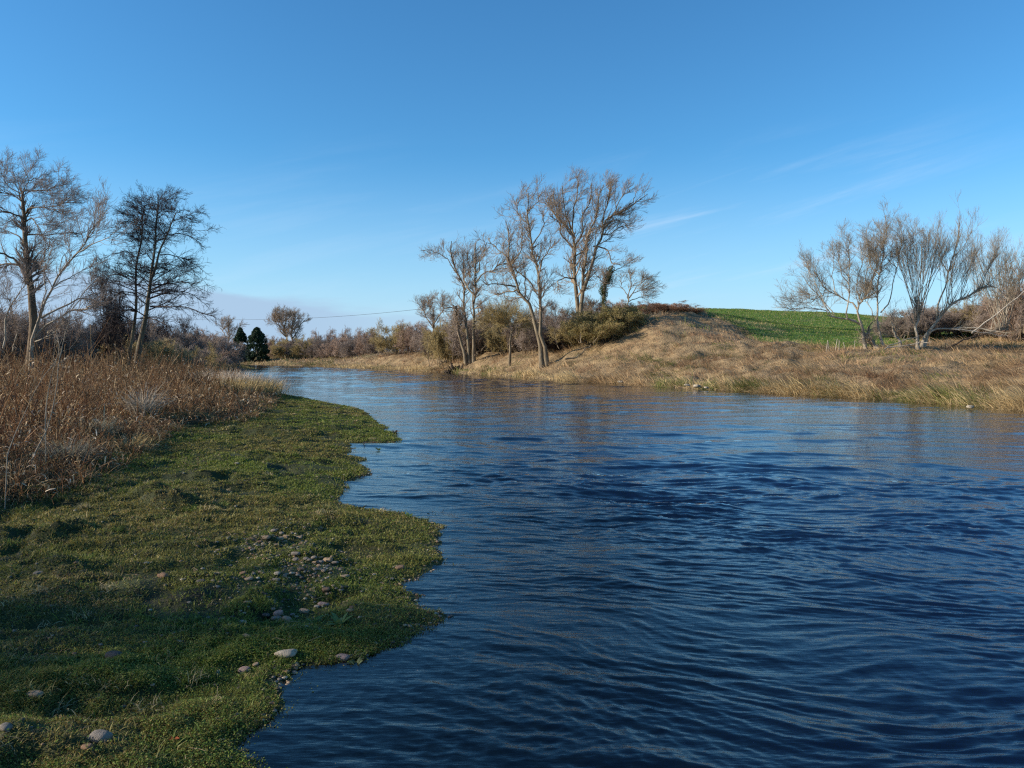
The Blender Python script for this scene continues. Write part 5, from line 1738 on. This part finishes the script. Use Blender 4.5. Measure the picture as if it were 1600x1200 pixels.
# crop of the field
n0 = 260000
xb, yb, rb = sector(g, n0, 10, 38, 55, 180, 1.6)
fm = field_mask(xb, yb)
m = fm > -.8
xb, yb, rb, fm = xb[m], yb[m], rb[m], fm[m]
zb = heights_at(xb, yb)
n = len(xb)
tone = smooth(fbm(xb * .35, yb * .5, 341, 4), .1, .6) * (1 - smooth(fm, 6, 26))
c = col_pick(g, n, [(.12, .20, .03), (.17, .25, .045), (.09, .155, .024)], [3, 3, 2])
isd = g.random(n) < tone * .9 + .12 + .35 * (1 - smooth(fm, -1, 1.5)) + .05
c[isd] = col_pick(g, int(isd.sum()), [(.50, .40, .19), (.38, .3, .15)], [1, 1])
P, W, side_, cc = blades(xb, yb, zb - .02, g.uniform(.10, .24, n), .012 * (rb / 60) * g.uniform(.6, 1.4, n), np.radians(g.uniform(5, 50, n)), c, g, .6)
bt = Batch()
bt.ribbons(P, W, side_, cc)
tag(obj('crop_grass', bt.build('crop_grass'), M_leaf), kind='stuff')
# brown sedge on the spit and green turf at the bend
n0 = 60000
xb, yb, rb = sector(g, n0, -34, -13, 70, 230, 1.3)
sd, side = shore(xb, yb)
m = (sd > .2)
xb, yb, rb, sd, side = xb[m], yb[m], rb[m], sd[m], side[m]
zb = height(xb, yb, sd, side)
n = len(xb)
near = side < .6
c = np.where(near[:, None], col_pick(g, n, [(.28, .2, .09), (.2, .17, .06), (.14, .15, .045)], [2, 2, 2]), col_pick(g, n, [(.10, .15, .035), (.14, .16, .045), (.25, .2, .1)], [3, 2, 1]))
hh = np.where(near, g.uniform(.3, .9, n) * smooth(sd, .2, 3) + .1, g.uniform(.15, .3, n))
P, W, side_, cc = blades(xb, yb, zb, hh, .03 * (rb / 110) * g.uniform(.6, 1.4, n), np.radians(g.uniform(5, 50, n)), c, g, .6)
bt = Batch()
bt.ribbons(P, W, side_, cc)
tag(obj('sedge_grass', bt.build('sedge_grass'), M_dry), kind='stuff')


# ------------------------------------------------------------------ small plants at the water edge
def broad_leaf(n, length, width, rng, c1, c2, upright=.9, bt=None, org=(0, 0, 0)):
    bt = bt or Batch()
    S = 6
    t = np.linspace(0, 1, S)
    for i in range(n):
        a = rng.uniform(0, 6.28)
        el = rng.uniform(.35, 1.0) * upright * 1.3
        L_ = length * rng.uniform(.6, 1.1)
        hd = np.array([math.cos(a), math.sin(a), 0])
        P = []
        p = np.array(org, float) + hd * .008
        for s in range(S):
            P.append(p.copy())
            p = p + (hd * math.cos(el) + np.array([0, 0, math.sin(el)])) * L_ / (S - 1)
            el -= rng.uniform(.08, .3)
        W = width * np.array([.18, .75, 1.0, .9, .6, .08]) * rng.uniform(.7, 1.2)
        sdv = np.array([-math.sin(a), math.cos(a), rng.uniform(-.4, .4)])
        q = rng.random()
        bt.ribbons(np.array([P]), W[None], sdv[None], np.array([np.array(c1) * (1 - q) + np.array(c2) * q]))
    return bt


def small_plant(u, v, n, length, width, label, name, cat='plant', z=None, group=None, c1=(.10, .17, .04), c2=(.2, .24, .08), upright=.9):
    xy = gpix(u, v, .14 if z is None else z)
    for _ in range(3):
        zz_ = ground_z(*xy) if z is None else z
        xy = gpix(u, v, zz_)
    rng = np.random.default_rng(int(u + v))
    bt = broad_leaf(n, length, width, rng, c1, c2, upright)
    return tag(obj(name, bt.build(name, True), M_leaf, loc=(xy[0], xy[1], zz_)), label, cat, group)


small_plant(530, 978, 16, .13, .016, 'broad leaved dock plant on the turf near the waterline', 'dock_plant')
small_plant(490, 972, 7, .10, .013, 'small pale leaved plant just left of the dock plant', 'dock_plant')
small_plant(640, 808, 9, .10, .018, 'pale leafy plant on the upper edge of the turf headland', 'dock_plant', c1=(.16, .24, .07), c2=(.26, .32, .12))
small_plant(592, 704, 8, .13, .022, 'little green plant standing in water off the small spit', 'water_plant', z=-.01, group='plants standing in the shallows')
small_plant(568, 696, 4, .12, .014, 'dark little stalk in the water inside the small bay', 'water_plant', z=-.01, group='plants standing in the shallows', c1=(.04, .04, .02), c2=(.07, .05, .03), upright=1.2)
small_plant(557, 1040, 8, .07, .011, 'small wet plant in the shallows beside the pinkish rock', 'water_plant', z=-.01, group='plants standing in the shallows', c1=(.06, .08, .03), c2=(.14, .17, .07), upright=1.1)
small_plant(672, 806, 9, .08, .012, 'dark curled weed tuft at the outer edge of the headland', 'water_plant', c1=(.03, .03, .015), c2=(.06, .06, .02))
small_plant(565, 795, 9, .08, .012, 'dark curled weed tuft at the inner end of the bay', 'water_plant', c1=(.03, .03, .015), c2=(.06, .06, .02))
small_plant(618, 677, 10, .16, .02, 'dark weed tuft on the tip of the farthest turf point', 'water_plant', c1=(.04, .03, .02), c2=(.08, .05, .03))
small_plant(570, 648, 8, .18, .02, 'low dark weed on the far turf edge', 'water_plant', c1=(.04, .035, .02), c2=(.08, .07, .03))
# one fallen red-brown leaf
xy = gpix(272, 1141, .12)
zz_ = ground_z(*xy) + .03
V = []
for k in range(10):
    a = k / 10 * 6.283
    rad = .028 if k % 2 == 0 else .014
    V.append((math.cos(a) * rad, math.sin(a) * rad * .8, .006 * math.sin(3 * a)))
V.append((0, 0, -.003))
T = [(k, (k + 1) % 10, 10) for k in range(10)]
tag(obj('fallen_leaf', mesh_np('fallen_leaf', V, None, T, col=np.tile((.36, .1, .04), (11, 1))), M_dry, loc=(xy[0], xy[1], zz_)), 'crumpled rust red dead leaf on the foreground turf', 'leaf')
# pale stones at the foot of the far bank
for k, (u, v, w, lab) in enumerate([(1090, 604, 16, 'longest pale stone at the foot of the far bank'), (1104, 606, 10, 'pale stone at the right of the longest one across the river'), (1074, 602, 9, 'pale stone at the left of the longest one across the river'), (970, 597, 10, 'pale stone under the tan slope across the river'), (1516, 636, 10, 'white scrap of stone at the far waterline near the right')]):
    xy = gpix(u, v, .12)
    stone(u, v, w, 'pale', lab, z=max(.08, ground_z(*xy)), sink=.15, group='pale stones along the far waterline')
